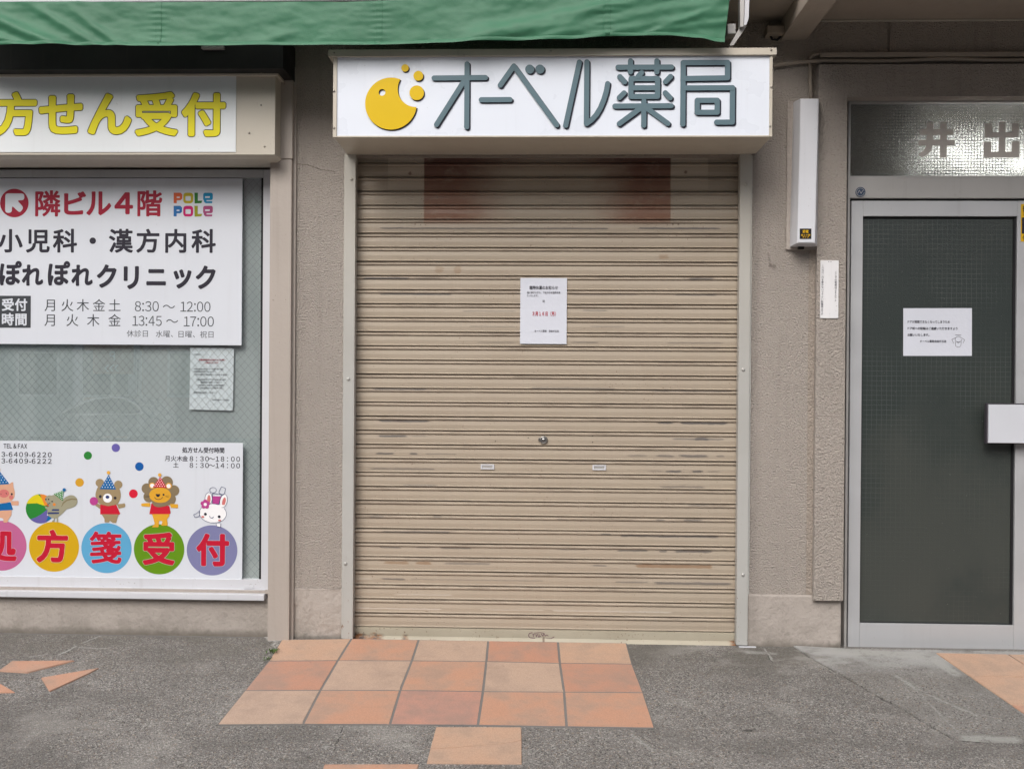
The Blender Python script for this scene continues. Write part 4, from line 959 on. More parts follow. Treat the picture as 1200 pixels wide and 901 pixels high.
# hem and seam tapes
def strip(name, rows_, mat):
    bm = bmesh.new(); vs = [[bm.verts.new(p) for p in r] for r in rows_]
    for a, b in zip(vs, vs[1:]):
        for k in range(len(a)-1): bm.faces.new([a[k], a[k+1], b[k+1], b[k]])
    return link_mesh(name, bm, mat, aw, True)
hem = []
for i in range(0, NU+1, 2):
    c0 = g  # profile taken from the valance mesh
    q = va.data.vertices[i*(NV+1)+NV].co; q2 = va.data.vertices[i*(NV+1)+NV-2].co
    hem.append([Vector(q)+Vector((0, -0.0035, -0.001)), Vector(q2)+Vector((0, -0.0030, 0)), Vector(q2)+Vector((0, -0.0005, 0.0008))])
strip('hem', hem, 'awning')
for us in (186, 444.5, 711):
    i = round((us+80)/935*NU); rws = []
    for j in range(NV+1):
        a_ = va.data.vertices[(i-2)*(NV+1)+j].co; b_ = va.data.vertices[(i+2)*(NV+1)+j].co; m_ = va.data.vertices[i*(NV+1)+j].co
        yy = min(a_.y, b_.y, m_.y)-0.0012
        rws.append([Vector((a_.x, yy, a_.z)), Vector((m_.x, yy-0.001, m_.z)), Vector((b_.x, yy, b_.z))])
    strip('seam_tape', rws, 'awning')
box('front_bar', X(-330, 0, YV), X(858, 0, YV), YV+0.004, YV+0.04, Z(200, 1.6, YV), Z(200, -14, YV), 'white_alu', aw, 0.004)
# canvas top, running back to the roller
bm = bmesh.new(); x0, x1 = X(-330, 0, YV), X(855, 0, YV); n_ = 24; ra = []
for i in range(n_+1):
    t = i/n_; y = YV+0.03 + (-0.08-YV-0.03)*t; z = Z(200, -6, YV) + 0.06*t - 0.012*math.sin(math.pi*t)
    z = min(z, ZT-0.02); ra.append((bm.verts.new((x0, y, z)), bm.verts.new((x1, y, z))))
for a, b in zip(ra, ra[1:]): bm.faces.new([a[0], a[1], b[1], b[0]])
link_mesh('canvas_top', bm, 'awning', aw)
bm = bmesh.new(); tube(bm, [(x0, -0.12, ZT-0.045), (x1, -0.12, ZT-0.045)], 0.04, 16); link_mesh('canvas_roll', bm, 'awning', aw, True)
# end bracket and arm at the right
bm = bmesh.new(); Y = -0.31; f = lambda u, v: (X(u, v, Y), Z(u, v, Y))
poly_prism(bm, [f(873.0, -20), f(877.5, -20), f(876.2, 24), f(873.5, 31.5), f(871.0, 32)], Y-0.02, Y+0.03); link_mesh('end_bracket', bm, 'white_alu', aw)
bm = bmesh.new(); poly_prism(bm, [f(866.5, -20), f(872.6, -20), f(870.6, 32.2), f(866.8, 33)], Y-0.01, Y+0.03); link_mesh('end_bracket', bm, 'alu_dark', aw)
bm = bmesh.new(); Y = -0.30; f = lambda u, v: (X(u, v, Y), Z(u, v, Y))
poly_prism(bm, [f(866.5, 32.8), f(875, 31.0), f(859.5, 53.5), f(855, 53.5)], Y, Y+0.03); link_mesh('folding_arm', bm, 'alu_dark', aw)
pbox('arm_joint', 852.5, 28, 862.5, 40, -0.28, -0.22, 'alu_dark', aw, 0.003)

# ================================================================ POSTERS ON THE WINDOW
YB1 = YW-0.012
po = empty('clinic_poster', (X(140, 300, YB1), YB1, Z(140, 403, YB1))); tag(po, 'large white clinic poster with red 隣ビル4階 heading in the upper window', 'poster')
a, b, c, d = rect(-95, 209.3, 283.6, 403.6, YB1)
box('poster_sheet', a, b, YB1, YB1+0.005, c, d, 'white_sheet', po, 0.0008)
Y1 = YB1-0.0005
T = Text(Y1, 140, 305)
T.disc(16, 238.2, 16.8, 16.8, 48)
T.fit('隣', 40.6, 223.3, 70.3, 254, 0.024); T.fit('ビ', 74.5, 224.5, 100.5, 252, 0.034); T.fit('ル', 100.8, 224.5, 130, 252.6, 0.034); T.fit('４', 133.8, 225.5, 155.6, 251.3, 0.034); T.fit('階', 160.6, 223.3, 189.6, 253.8, 0.026)
T.done('lettering', 'red_ink', po)
T = Text(Y1-0.0004, 140, 305)
hh = lambda x, y: (x/20, 215+y/20)
def rounded(pts, r=3, n=5):
    out = []; k = len(pts)
    for i in range(k):
        p, a_, b_ = Vector(pts[i]), Vector(pts[i-1]), Vector(pts[(i+1) % k]); ra = min(r, (a_-p).length*.45, (b_-p).length*.45)
        s_, e_ = p+(a_-p).normalized()*ra, p+(b_-p).normalized()*ra
        for q in range(n+1): t = q/n; out.append(tuple((1-t)**2*s_+2*t*(1-t)*p+t*t*e_))
    return out
ar = [hh(105, 240), hh(550, 240), hh(550, 400), hh(380, 405)]
T.poly(rounded([hh(105, 240), hh(555, 240), hh(555, 400), hh(380, 400), hh(545, 570), hh(450, 700), hh(262, 520), hh(262, 695), hh(105, 695)], 3.6))
T.done('arrow_mark', 'white_sheet', po)
T = Text(Y1, 140, 305)
for ch, u in (('小', 11.6), ('児', 44), ('科', 76), ('・', 108.5), ('漢', 141.5), ('方', 173.3), ('内', 205.7), ('科', 238.3)): T.em(ch, u, 283, 25.3, 0.026)
T.done('lettering', 'ink', po); T = Text(Y1, 140, 305)
for ch, u, v, s in (('ぽ', 11, 322, 25.5), ('れ', 37.5, 323.5, 24), ('ぽ', 68, 322, 25.5), ('れ', 95.8, 323.5, 24), ('ク', 125.5, 324.5, 26), ('リ', 154, 325.5, 27), ('ニ', 183.3, 324.8, 25), ('ッ', 213.5, 323.5, 27), ('ク', 241.2, 325.5, 26)): T.em(ch, u, v, s, 0.040, 0.92)
T.done('lettering', 'ink', po)
T = Text(Y1, 140, 305)
for ch, u in zip('月火木金土', (59.5, 79, 97.3, 116.2, 134.6)): T.em(ch, u, 358.3, 13.6)
for ch, u in zip('月火木金', (59.5, 85, 109.6, 134.6)): T.em(ch, u, 375.8, 13.6)
T.done('lettering', 'box_ink', po); T = Text(Y1, 140, 305)
T.num('8:30', 158.3, 353, 186.3, 364.8, -0.004); T.fit('～', 191, 357, 205.2, 361, -0.004); T.num('12:00', 211.5, 353.2, 246.6, 365, -0.004)
T.num('13:45', 155.5, 370, 189.8, 381.8, -0.004); T.fit('～', 195, 374, 209, 378, -0.004); T.num('17:00', 215.5, 370.5, 250.6, 382.2, -0.004)
T.line('休診日', 149, 173.6, 391, 7.6, -0.004); T.line('水曜、', 183, 203, 391.2, 7.6, -0.004); T.line('日曜、', 209.6, 228.6, 391.4, 7.6, -0.004); T.line('祝日', 234.5, 250.3, 391.6, 7.6, -0.004)
T.done('lettering', 'box_ink', po)
T = Text(Y1, 140, 305); T.poly([(-6, 347.2), (36, 347.2), (36, 384.8), (-6, 384.8)]); T.done('hours_box', 'box_ink', po)
T = Text(Y1-0.0004, 140, 305)
for ch, u, v in (('受', 9, 358), ('付', 24.5, 358), ('時', 8.8, 375.2), ('間', 24.5, 375.2)): T.em(ch, u, v, 13.2, 0.030)
T.done('lettering', 'white_sheet', po)
pc = [('P', 203, 213, (0.60, 0.11, 0.035)), ('O', 214.2, 225.8, (0.45, 0.36, 0.012)), ('L', 227.2, 236.4, (0.02, 0.16, 0.02)), ('e', 237.4, 248.7, (0.003, 0.22, 0.42))]
pc2 = [('P', 203, 212.8, (0.015, 0.13, 0.36)), ('O', 214.2, 225.8, (0.48, 0.003, 0.12)), ('L', 227.2, 236.4, (0.26, 0.27, 0.010)), ('e', 237.4, 248.7, (0.32, 0.055, 0.16))]
for lst, v0, v1 in ((pc, 226, 238.4), (pc2, 241.3, 253.8)):
    for ch, u0, u1, cc in lst:
        T = Text(Y1, 140, 305)
        if ch == 'P':
            T.poly([(u0, v0), (u0+3.6, v0), (u0+3.6, v1), (u0, v1-.3)]); T.poly([(u0+3.6, v0), (u1-2, v0), (u1, v0+2), (u1, v0+7), (u1-2, v0+8.8), (u0+3.6, v0+8.8), (u0+3.6, v0+6.2), (u1-3, v0+6.2), (u1-3, v0+4.6), (u0+3.6, v0+4.6)][:])
        elif ch == 'O':
            o_, i_ = rounded([(u0, v0), (u1, v0), (u1, v1), (u0, v1)], 4), rounded([(u0+2.6, v0+4), (u1-2.8, v0+4), (u1-2.8, v1-3), (u0+2.6, v1-3)], 1.2)
            k = len(o_)
            for q in range(k): T.poly([o_[q], o_[(q+1) % k], i_[(q+1) % k], i_[q]])
        elif ch == 'L': T.poly([(u0, v0), (u0+4, v0), (u0+4, v1-3), (u1, v1-3.2), (u1-1, v1-.3), (u0+.3, v1+.2)])
        else:
            T.poly(rounded([(u0, v0), (u1, v0), (u1, v0+8.6), (u0+3, v0+8.6), (u0, v0+8.6)], 2.6)); T.poly([(u0+.3, v0+6), (u0+4, v0+6), (u0+4, v1-2.4), (u1-.6, v1-2.4), (u1-.8, v1-.2), (u0+3, v1-.1), (u0+1, v1-1.8)])
        T.done('logo_letter', flat('logo_colour', cc, 0.45), po)
        if ch == 'e': 
            T = Text(Y1-0.0003, 140, 305); T.poly([(u0+2.4, v0+4.2), (u1-3.4, v0+4.2), (u1-3.8, v0+6.1), (u0+2.4, v0+6.1)]); T.done('logo_counter', 'white_sheet', po)

an = empty('animal_poster', (X(140, 600, YB1), YB1, Z(140, 677, YB1))); tag(an, 'wide white poster of animals in party hats on coloured balls along the window foot', 'poster')
a, b, c, d = rect(-95, 517.3, 284.2, 676.8, YB1)
box('poster_sheet', a, b, YB1, YB1+0.005, c, d, 'white_sheet', an, 0.0008)
Y2 = YB1-0.0004
T = Text(Y2, 140, 597)
T.num('TEL & FAX', 3.2, 521, 31, 526.6, 0.028)
for ch, u in zip('-3-6409-6220', (-3, 3, 7.2, 11.6, 17.8, 24, 30.2, 34.6, 38.8, 45, 51.4, 57.8)):
    if u > 0: T.em(ch, u, 533.7, 6.6, 0.016, 1.05, True)
for ch, u in zip('3-6409-6222', (3, 7.2, 11.6, 17.8, 24, 30.2, 34.6, 38.8, 45, 51.4, 57.8)): T.em(ch, u, 541.3, 6.6, 0.016, 1.05, True)
T.done('phone_lettering', 'ink', an); T = Text(Y2, 140, 597)
T.line('処方せん受付時間', 213, 262, 526.6, 6.0, 0.026)
us = (196, 203, 210, 216.4, 223.8, 229.8, 236, 242, 247.6, 254, 260, 265.8, 272, 278.2)
for ch, u in zip('月火木金8:30～18:00', us): T.em(ch, u, 536.6, 6.6 if ch not in '月火木金' else 6.0, 0.014, 1.0, ch not in '月火木金～')
for ch, u in zip('8:30～14:00', us[4:]): T.em(ch, u, 544.3, 6.6, 0.014, 1.0, ch != '～')
T.em('土', 205.7, 544.2, 6.0, 0.014)
T.done('lettering', 'ink', an)
for (u, v, r, cc) in ((135.3, 524.7, 4.9, (0.115, 0.095, 0.34)), (102.6, 534.1, 4.8, (0.02, 0.19, 0.03)), (163, 546.3, 5, (0.003, 0.09, 0.33)), (93, 565.7, 5, (0.57, 0.30, 0.02)), (156.2, 578.2, 5.1, (0.58, 0.01, 0.035))):
    T = Text(Y2, 140, 597); T.disc(u, v, r); T.done('confetti_dot', flat('dot_colour', cc), an)
BALLS = ((1.5, 641, '処', 0, (0.53, 0.135, 0.30)), (63.3, 641.4, '方', 61.6, (0.64, 0.385, 0.008)), (125, 642.2, '箋', 124, (0.115, 0.39, 0.64)), (186.6, 642.8, '受', 186.2, (0.125, 0.285, 0.008)), (248.4, 643.2, '付', 249.3, (0.21, 0.215, 0.40)))
for (u, v, ch, uc, cc) in BALLS:
    T = Text(Y2, 140, 597); T.disc(u, v, 29.5, 29.3, 64); T.done('ball', flat('ball_colour', tuple(q*0.86 for q in cc), 0.42), an)
    T = Text(Y2-0.0009, 140, 597); T.em(ch, uc, v+0.3, 33.8, 0.026 if ch == '箋' else 0.040); T.done('ball_letter', 'bright_red', an)
    T = Text(Y2-0.0006, 140, 597); T.em(ch, uc, v+0.3, 33.8, 0.040 if ch == '箋' else 0.056); T.done('ball_letter_edge', flat('pale_edge', tuple(min(1, q*0.6+0.25) for q in cc)), an)
CC = dict(skin=(0.60, 0.33, 0.22), pink=(0.55, 0.16, 0.15), blue=(0.003, 0.115, 0.33), brown=(0.30, 0.225, 0.125), mane=(0.21, 0.16, 0.095), lion=(0.64, 0.33, 0.028), lionleg=(0.60, 0.24, 0.03),
          red=(0.50, 0.010, 0.03), white=(0.80, 0.80, 0.82), ink=(0.02, 0.018, 0.03), green=(0.02, 0.20, 0.03), mag=(0.42, 0.05, 0.24), yel=(0.62, 0.52, 0.01), org=(0.68, 0.22, 0.03), pur=(0.115, 0.10, 0.32), squ=(0.30, 0.285, 0.20), squ2=(0.21, 0.17, 0.09), gold=(0.68, 0.36, 0.05), navy=(0.025, 0.04, 0.14))
CM = {k: flat('print_'+k, v, 0.45) for k, v in CC.items()}
class Draw:
    """one printed figure: its shapes are layers of ink, one mesh per colour"""
    def __init__(s, ox, oy, k): s.o = (ox, oy, k); s.L = {}; s.n = 0
    def t(s, colr):
        s.n += 1
        if colr not in s.L: s.L[colr] = Text(Y2-0.0006, 140, 597)
        T = s.L[colr]; T.Y = Y2-0.0006-0.00006*s.n; return T
    def c(s, p): return (s.o[0]+p[0]/s.o[2], s.o[1]+p[1]/s.o[2])
    def disc(s, c, x, y, r, ry=None, rot=0): T = s.t(c); u, v = s.c((x, y)); T.disc(u, v, r/s.o[2], (ry or r)/s.o[2], 28, rot)
    def poly(s, c, pts, r=0):
        T = s.t(c); q = [s.c(p) for p in pts]; T.poly(rounded(q, r/s.o[2]) if r else q)
    def arc(s, c, pts, w): T = s.t(c); T.arc([s.c(p) for p in pts], w/s.o[2])
    def hat(s, c, apex, l, r, pom, pc):
        s.poly(c, [apex, r, l])
        A, L_, R_ = Vector(apex), Vector(l), Vector(r)
        for i in range(1, 6):
            k = i
            for j in range(k):
                t = (i+0.15)/6; w = (j+0.5)/k
                p = A+(L_+(R_-L_)*w-A)*t; s.disc('white', p.x, p.y, 5.5)
        s.disc(pc, pom[0], pom[1], pom[2])
    def end(s, name):
        for c, T in s.L.items(): T.done(name, CM[c], an)
D = Draw(0, 530, 10)                                    # pig
D.poly('skin', [(-55, 400), (20, 392), (100, 388), (125, 365), (148, 360), (152, 420), (170, 480), (165, 540), (135, 580), (60, 610), (-55, 610)], 20)
D.poly('skin', [(120, 585), (215, 580), (215, 635), (130, 632)], 14)
D.poly('skin', [(-50, 690), (132, 690), (130, 750), (100, 790), (80, 838), (35, 838), (35, 790), (0, 780), (-50, 790)], 10)
D.poly('blue', [(-50, 625), (118, 596), (148, 682), (132, 690), (-50, 700)], 4)
D.disc('pink', 40, 496, 62, 48); D.disc('ink', 133, 502, 12, 14); D.disc('pink', 125, 540, 25); D.arc('ink', [(62, 488), (76, 502)], 8); D.arc('ink', [(2, 500), (10, 506)], 8)
D.hat('blue', (-20, 225), (-110, 400), (103, 382), (-20, 215, 16), 'gold'); D.end('pig_print')
D = Draw(0, 530, 10)                                    # beach ball and squirrel
D.disc('green', 470, 670, 172)
D.poly('yel', [(312, 612)] + [(470+172*math.cos(t), 670+172*math.sin(t)) for t in [math.radians(200+i*6) for i in range(11)]] + [(500, 560), (528, 638), (430, 606)])
D.poly('org', [(465, 499)] + [(470+171*math.cos(t), 670+171*math.sin(t)) for t in [math.radians(272+i*7) for i in range(8)]] + [(560, 620), (522, 636)])
D.poly('pur', [(360, 792), (420, 770), (480, 735), (550, 680), (600, 720), (640, 690)] + [(470+171*math.cos(t), 670+171*math.sin(t)) for t in [math.radians(10+i*10) for i in range(13)]])
D.poly('blue', [(540, 812), (565, 750), (640, 700), (625, 745), (595, 785), (560, 812)])
D.poly('squ', [(690, 760), (740, 715), (780, 670), (840, 655), (890, 630), (910, 580), (900, 540), (870, 512), (820, 505), (760, 530), (722, 575), (700, 640)], 20)
D.arc('squ2', [(715, 640), (740, 600), (780, 568), (840, 552), (900, 556)], 16)
D.disc('squ', 640, 590, 92, 85); D.disc('squ', 580, 560, 55, 50); D.poly('squ', [(560, 640), (700, 600), (705, 740), (660, 785), (600, 775), (550, 740)], 25)
D.poly('white', [(560, 650), (690, 650), (695, 740), (550, 748)]); D.poly('navy', [(615, 672), (692, 672), (692, 692), (600, 692)]); D.poly('navy', [(560, 710), (692, 708), (692, 728), (560, 732)])
D.poly('squ', [(525, 640), (560, 650), (615, 655), (612, 682), (560, 682), (530, 665)], 8)
D.disc('ink', 536, 560, 9); D.disc('ink', 568, 558, 9); D.disc('ink', 610, 583, 11, 7); D.disc('org', 635, 618, 17); D.disc('bright' if False else 'red', 560, 632, 12, 8); D.arc('ink', [(552, 612), (568, 612), (588, 596)], 6)
D.arc('squ', [(640, 775), (635, 805), (612, 815)], 14); D.arc('squ', [(672, 775), (672, 825)], 14)
D.hat('green', (745, 450), (628, 495), (735, 575), (752, 443, 19), 'blue'); D.end('squirrel_print')
D = Draw(100, 530, 10)                                  # bear
D.disc('brown', 168, 360, 50, 48); D.disc('brown', 385, 377, 48); D.poly('brown', [(150, 380), (270, 350), (395, 400), (420, 500), (395, 590), (330, 640), (200, 630), (135, 580), (112, 500)], 60)
D.poly('brown', [(120, 590), (190, 620), (180, 670), (115, 625)], 10); D.poly('brown', [(370, 605), (440, 600), (455, 590), (470, 610), (465, 640), (390, 658)], 10)
D.poly('brown', [(190, 725), (392, 725), (375, 770), (370, 800), (360, 828), (320, 825), (290, 800), (275, 822), (225, 820), (225, 780)], 10)
D.poly('red', [(175, 612), (270, 630), (362, 612), (410, 716), (400, 728), (175, 728)], 5)
D.disc('white', 260, 536, 53); D.disc('navy', 259, 524, 22, 19); D.disc('ink', 175, 519, 16, 19); D.disc('ink', 349, 534, 16); D.disc('mag', 99, 574, 49)
D.hat('blue', (272, 262), (168, 432), (360, 434), (270, 237, 20), 'gold'); D.end('bear_print')
D = Draw(100, 530, 10)                                  # lion
for x, y, r in ((798, 345, 62), (952, 345, 72), (1035, 440, 64), (990, 540, 70), (720, 420, 62), (745, 515, 65), (860, 560, 80), (800, 480, 80), (930, 450, 90)): D.disc('mane', x, y, r)
D.poly('lion', [(655, 595), (760, 585), (760, 635), (655, 625)], 10); D.poly('lion', [(990, 595), (1085, 598), (1085, 645), (1000, 640)], 10)
D.poly('lion', [(775, 700), (985, 700), (985, 740), (955, 775), (965, 820), (965, 850), (890, 852), (905, 800), (865, 790), (860, 870), (780, 872), (815, 830), (800, 780)], 12)
D.poly('red', [(775, 590), (985, 620), (1000, 705), (985, 715), (750, 718)], 5)
D.poly('mane', [(775, 575), (985, 575), (985, 610), (900, 632), (850, 638), (800, 620)], 25)
D.disc('gold', 782, 385, 35); D.disc('white', 782, 385, 24); D.disc('gold', 975, 385, 35); D.disc('white', 975, 387, 24)
D.disc('lion', 876, 495, 128, 90); D.disc('ink', 796, 493, 12); D.disc('ink', 916, 489, 12); D.poly('ink', [(822, 482), (880, 482), (865, 515), (838, 515)], 6); D.arc('ink', [(808, 520), (830, 540), (858, 546), (888, 538), (908, 516)], 6)
D.arc('ink', [(690, 500), (760, 508)], 3); D.arc('ink', [(695, 520), (755, 515)], 3); D.arc('ink', [(940, 503), (985, 500)], 3); D.arc('ink', [(940, 510), (980, 520)], 3)
D.hat('red', (876, 280), (790, 402), (955, 410), (871, 258, 20), 'gold'); D.end('lion_print')
D = Draw(190, 530, 10)                                  # rabbit
def outl(pts, w=5): D.arc('navy', pts+[pts[0]], w)
def ell(x, y, rx, ry, rot=0, n=26): return disc_pts(x, y, rx, ry, n, rot)
D.poly('white', ell(592, 700, 158, 112, 0.06)); outl(ell(592, 700, 158, 112, 0.06))
for (x, y, rx, ry, ro) in ((540, 530, 42, 72, 0.05), (715, 555, 42, 78, 0.22)):
    D.poly('white', ell(x, y, rx, ry, ro)); outl(ell(x, y, rx, ry, ro)); D.poly('pink', ell(x+4, y+8, 20, 52, ro))
D.poly('white', [(560, 600), (720, 600), (720, 680), (560, 680)]); D.poly('mag', [(585, 500), (690, 502), (660, 596), (585, 586)]); outl([(585, 470), (690, 475), (660, 596), (585, 586)])
outl(ell(592, 430, 38, 32)); outl([(665, 440), (690, 388), (738, 408), (725, 470), (700, 482), (660, 462)])
for q in range(5): D.disc('mag', 503+32*math.cos(q*1.257-1.57), 595+32*math.sin(q*1.257-1.57), 25)
D.disc('white', 503, 597, 19); D.disc('ink', 504, 710, 16); D.disc('ink', 665, 738, 16); D.disc('pink', 475, 742, 17, 12); D.disc('pink', 670, 780, 17, 10); D.arc('navy', [(552, 732), (565, 752), (585, 755), (602, 740)], 6)
outl([(440, 670), (400, 705), (368, 718), (385, 752), (435, 735)]); D.poly('white', [(630, 820), (685, 820), (682, 862), (640, 850)]); outl([(630, 820), (685, 820), (682, 862), (640, 850)]); D.end('rabbit_print')

# ================================================================ PAPERS
def paper(name, u0, v0, u1, v1, Y, label, curl=0.003, rot=0.0, cat='notice'):
    t = empty(name, (X((u0+u1)/2, v1, Y), Y, Z((u0+u1)/2, v1, Y))); tag(t, label, cat)
    x0, x1, z0, z1 = rect(u0, v0, u1, v1, Y); bm = bmesh.new(); n_ = 10; g = []
    cx, cz = (x0+x1)/2, (z0+z1)/2
    for j in range(n_+1):
        r = []
        for i in range(n_+1):
            a, b = i/n_, j/n_; x, z = x0+(x1-x0)*a-cx, z0+(z1-z0)*b-cz
            y = Y + 0.0008 + curl*0.25*(math.sin(a*5+b*2)*0.5+0.5) - curl*0.8*(max(0, a-0.85)+max(0, .12-b))*2
            y = max(y, Y+0.0006) if curl < 0.001 else y
            r.append(bm.verts.new((cx+x*math.cos(rot)-z*math.sin(rot), y, cz+x*math.sin(rot)+z*math.cos(rot))))
        g.append(r)
    for j in range(n_):
        for i in range(n_): bm.faces.new([g[j][i], g[j][i+1], g[j+1][i+1], g[j+1][i]])
    ex = bmesh.ops.extrude_face_region(bm, geom=list(bm.faces))
    for v in ex['geom']:
        if isinstance(v, bmesh.types.BMVert): v.co.y += 0.0004
    link_mesh('sheet', bm, 'paper' if Y < YW-0.002 else paint('bright_paper', (0.80, 0.83, 0.88), 0.8, 0.02), t); return t
YN = YS-0.0085
n1 = paper('paper_notice', 609.6, 325.8, 664.2, 403, YN, 'white closure notice with a red date taped to the rolling shutter', 0.0012)
T = Text(YN-0.0006, 637, 364)
T.line('臨時休業のお知らせ', 620.5, 653.5, 337.3, 4.1, 0.012); T.line('誠に勝手ながら、下記の日を臨時休業', 617.5, 656.5, 343, 2.5, 0.004); T.line('といたします。', 617.5, 630.5, 346.6, 2.5, 0.004); T.em('記', 637, 353, 2.4, 0.01)
T.line('オーベル薬局　自由が丘店', 626.5, 655, 388, 2.5, 0.008); T.done('print', 'ink', n1)
T = Text(YN-0.0006, 637, 364); T.line('３月１６日（月）', 624, 651.3, 367.8, 4.7, 0.018); T.done('print', 'bright_red', n1)
YN2 = YD+0.0165
n2 = paper('paper_notice', 1058.6, 361.2, 1139, 417, YN2, 'white bicycle parking notice with a little bowing figure taped on the door glass', 0.0006, 0.006)
T = Text(YN2-0.0002, 1099, 389)
T.line('ドアが開閉できなくなってしまうため', 1063.5, 1113, 377.3, 3.0, 0.014); T.line('ドア前への駐輪はご遠慮いただきますよう', 1063.5, 1122, 385, 3.0, 0.014); T.line('お願いいたします。', 1063.5, 1089, 392.6, 3.0, 0.014); T.line('オーベル薬局自由が丘店', 1078, 1109, 400, 2.7, 0.014)
T.arc([(x, y) for x, y in disc_pts(1123.2, 397.5, 3.8, 3.4, 16)], 0.35); T.arc([(1121.5, 400.2), (1123, 401.6), (1124.5, 400.2)], 0.45); T.arc([(1119.5, 400), (1120, 405.5), (1123, 406.8), (1126, 405.5), (1126.6, 400)], 0.35)
T.arc([(1119.5, 396), (1115.5, 397.5), (1117.5, 402)], 0.35); T.arc([(1127, 396), (1130.6, 398), (1128.6, 402)], 0.35); T.arc([(1119.5, 392.5), (1126.5, 392.5)], 0.4)
T.done('print', 'ink', n2)
YN3 = YW+0.006
n3 = paper('paper_notice', 222.3, 407.8, 273.4, 480.4, YN3, 'white letter with red heading seen through the wired glass below the clinic poster', 0.002, -0.012)
T = Text(YN3-0.0010, 248, 444)
T.line('お客様各位', 227, 234.5, 415.4, 1.4, .01)
for i, (u0, u1, v) in enumerate(((227, 262, 432.5), (227, 251, 435.5), (227, 268, 439), (230, 265, 444.8), (235, 260, 448), (231, 264, 451.4), (234.5, 260, 454.6), (227, 254, 460), (248, 269, 468.5))):
    T.line(('平素は格別のお引き立てを賜り厚く御礼', '営業時間の変更につきまして', '下記の通りご案内申し上げます皆様へ')[i % 3], u0, u1, v, 1.7, 0.012)
T.done('print', 'ink_soft', n3)
T = Text(YN3-0.0010, 248, 444); T.line('営業時間変更のお知らせとお願い', 233, 264, 421.8, 2.0, 0.018); T.line('ご案内いたします', 240, 256, 425, 2.0, 0.018); T.done('print', 'bright_red', n3)

# name plate on the pier
np_ = empty('name_plate', (X(972, 373, YPI), YPI, Z(972, 373, YPI))); tag(np_, 'narrow white vertical plate with faded writing on the rough pier beside the door', 'plate')
a, b, c, d = rect(961.3, 305.3, 982.6, 373, YPI-0.004); box('plate', a, b, YPI-0.005, YPI, c, d, 'plate', np_, 0.0008)
T = Text(YPI-0.0056, 972, 339)
for i, ch in enumerate('ここでの喫煙はごえんりょ'): T.em(ch, 979.3, 319.3+i*2.95, 2.5, 0.008)
for i, ch in enumerate('この場所に物を置かないで下さい駐輪禁止です'): T.em(ch, 963.9 - i*0.02, 311+i*2.85, 2.5, 0.008 if i > 5 else -0.008)
T.done('plate_print', 'ink_soft', np_)
for u in (971, 973.5): 
    T = Text(YPI-0.0056, 972, 339); T.disc(u, 306.8, 0.5); T.done('nail', 'ink_soft', np_)
# wall lamp box with its beige back plate
lb = empty('wall_lamp', (X(940, 290, 0), 0, Z(940, 290, 0))); tag(lb, 'tall narrow white lamp box on a beige backplate beside the raised pier', 'lamp')
a, b, c, d = rect(925, 117, 957, 293, -0.004); box('back_plate', a-0.012, b+0.004, -0.012, 0.0, c, d-0.01, 'smooth', lb, 0.002)
def Q(u, v, Y): p = P(u, v, Y); return (p.x, Y, p.z)
bm = bmesh.new(); yF, yB = -0.105, -0.012
fr_ = [Q(938.6, 115.8, yF), Q(959.2, 115.8, yF), Q(954.8, 284.6, yF), Q(934.6, 284.6, yF)]
bk_ = [Q(929.6, 121, yB), Q(957.2, 121, yB), Q(954.5, 289.5, yB), Q(925.5, 289.5, yB)]
mid = [(bk_[0][0], -0.04, bk_[0][2]), (bk_[1][0]+.003, -0.04, bk_[1][2]), (bk_[2][0]+.003, -0.04, bk_[2][2]), (bk_[3][0], -0.04, bk_[3][2])]
F_, M_, B_ = [[bm.verts.new(p) for p in L_] for L_ in (fr_, mid, bk_)]
bm.faces.new(F_)
for i in range(4):
    j = (i+1) % 4; bm.faces.new([F_[i], M_[i], M_[j], F_[j]]); bm.faces.new([M_[i], B_[i], B_[j], M_[j]])
bmesh.ops.bevel(bm, geom=[e for e in bm.edges if all(v in F_ for v in e.verts)], offset=0.0025, segments=2, affect='EDGES')
link_mesh('lamp_cover', bm, 'lamp_white', lb)
a, b, c, d = rect(937.2, 268, 950.8, 280.2, yF-0.001); box('lamp_label', a, b, yF-0.0012, yF-0.0002, c, d, 'gasket', lb)
T = Text(yF-0.0018, 944, 274); T.fit('節電', 940.5, 269.6, 947.5, 273.3, 0.02); T.fit('省エネ型', 938.6, 274.4, 949.6, 276.6, 0.02); T.fit('タイプ', 940.4, 277, 948, 279, 0.02); T.done('lamp_label_print', 'sticker_y', lb)
pbox('lamp_catch', 936, 289, 942.5, 291.8, -0.03, -0.012, 'gasket', lb)
# conduits
cn = empty('conduit', (X(1100, 63, 0), 0, Z(1100, 63, 0))); tag(cn, 'square painted cable trunking running along the wall above the door', 'conduit')
a, b, c, d = rect(961, 61.2, 1240, 66.6, -0.02); box('trunking', a, 3.2, -0.022, 0.0, c, d, 'stucco_brown' if False else 'ceiling', cn, 0.002)
bm = bmesh.new(); pts = [(948.8, 100), (948.8, 72.5), (950, 67.5), (953.5, 64.2), (961.5, 63.4)]
tube(bm, [P(u, v, -0.012) for u, v in pts], 0.0065); link_mesh('bend', bm, 'ceiling', cn, True)
cb = empty('cable', (X(1100, 72, 0), 0, Z(1100, 72, 0))); tag(cb, 'slightly wavy painted cable below the trunking above the door', 'cable')
bm = bmesh.new(); pts = [(907, 77.5), (915, 76), (930, 74), (945, 72.4), (965, 71.6), (1000, 71.8), (1030, 72), (1060, 71.4), (1090, 70), (1120, 69.4), (1150, 70.6), (1180, 71), (1210, 70.4), (1240, 70.4)]
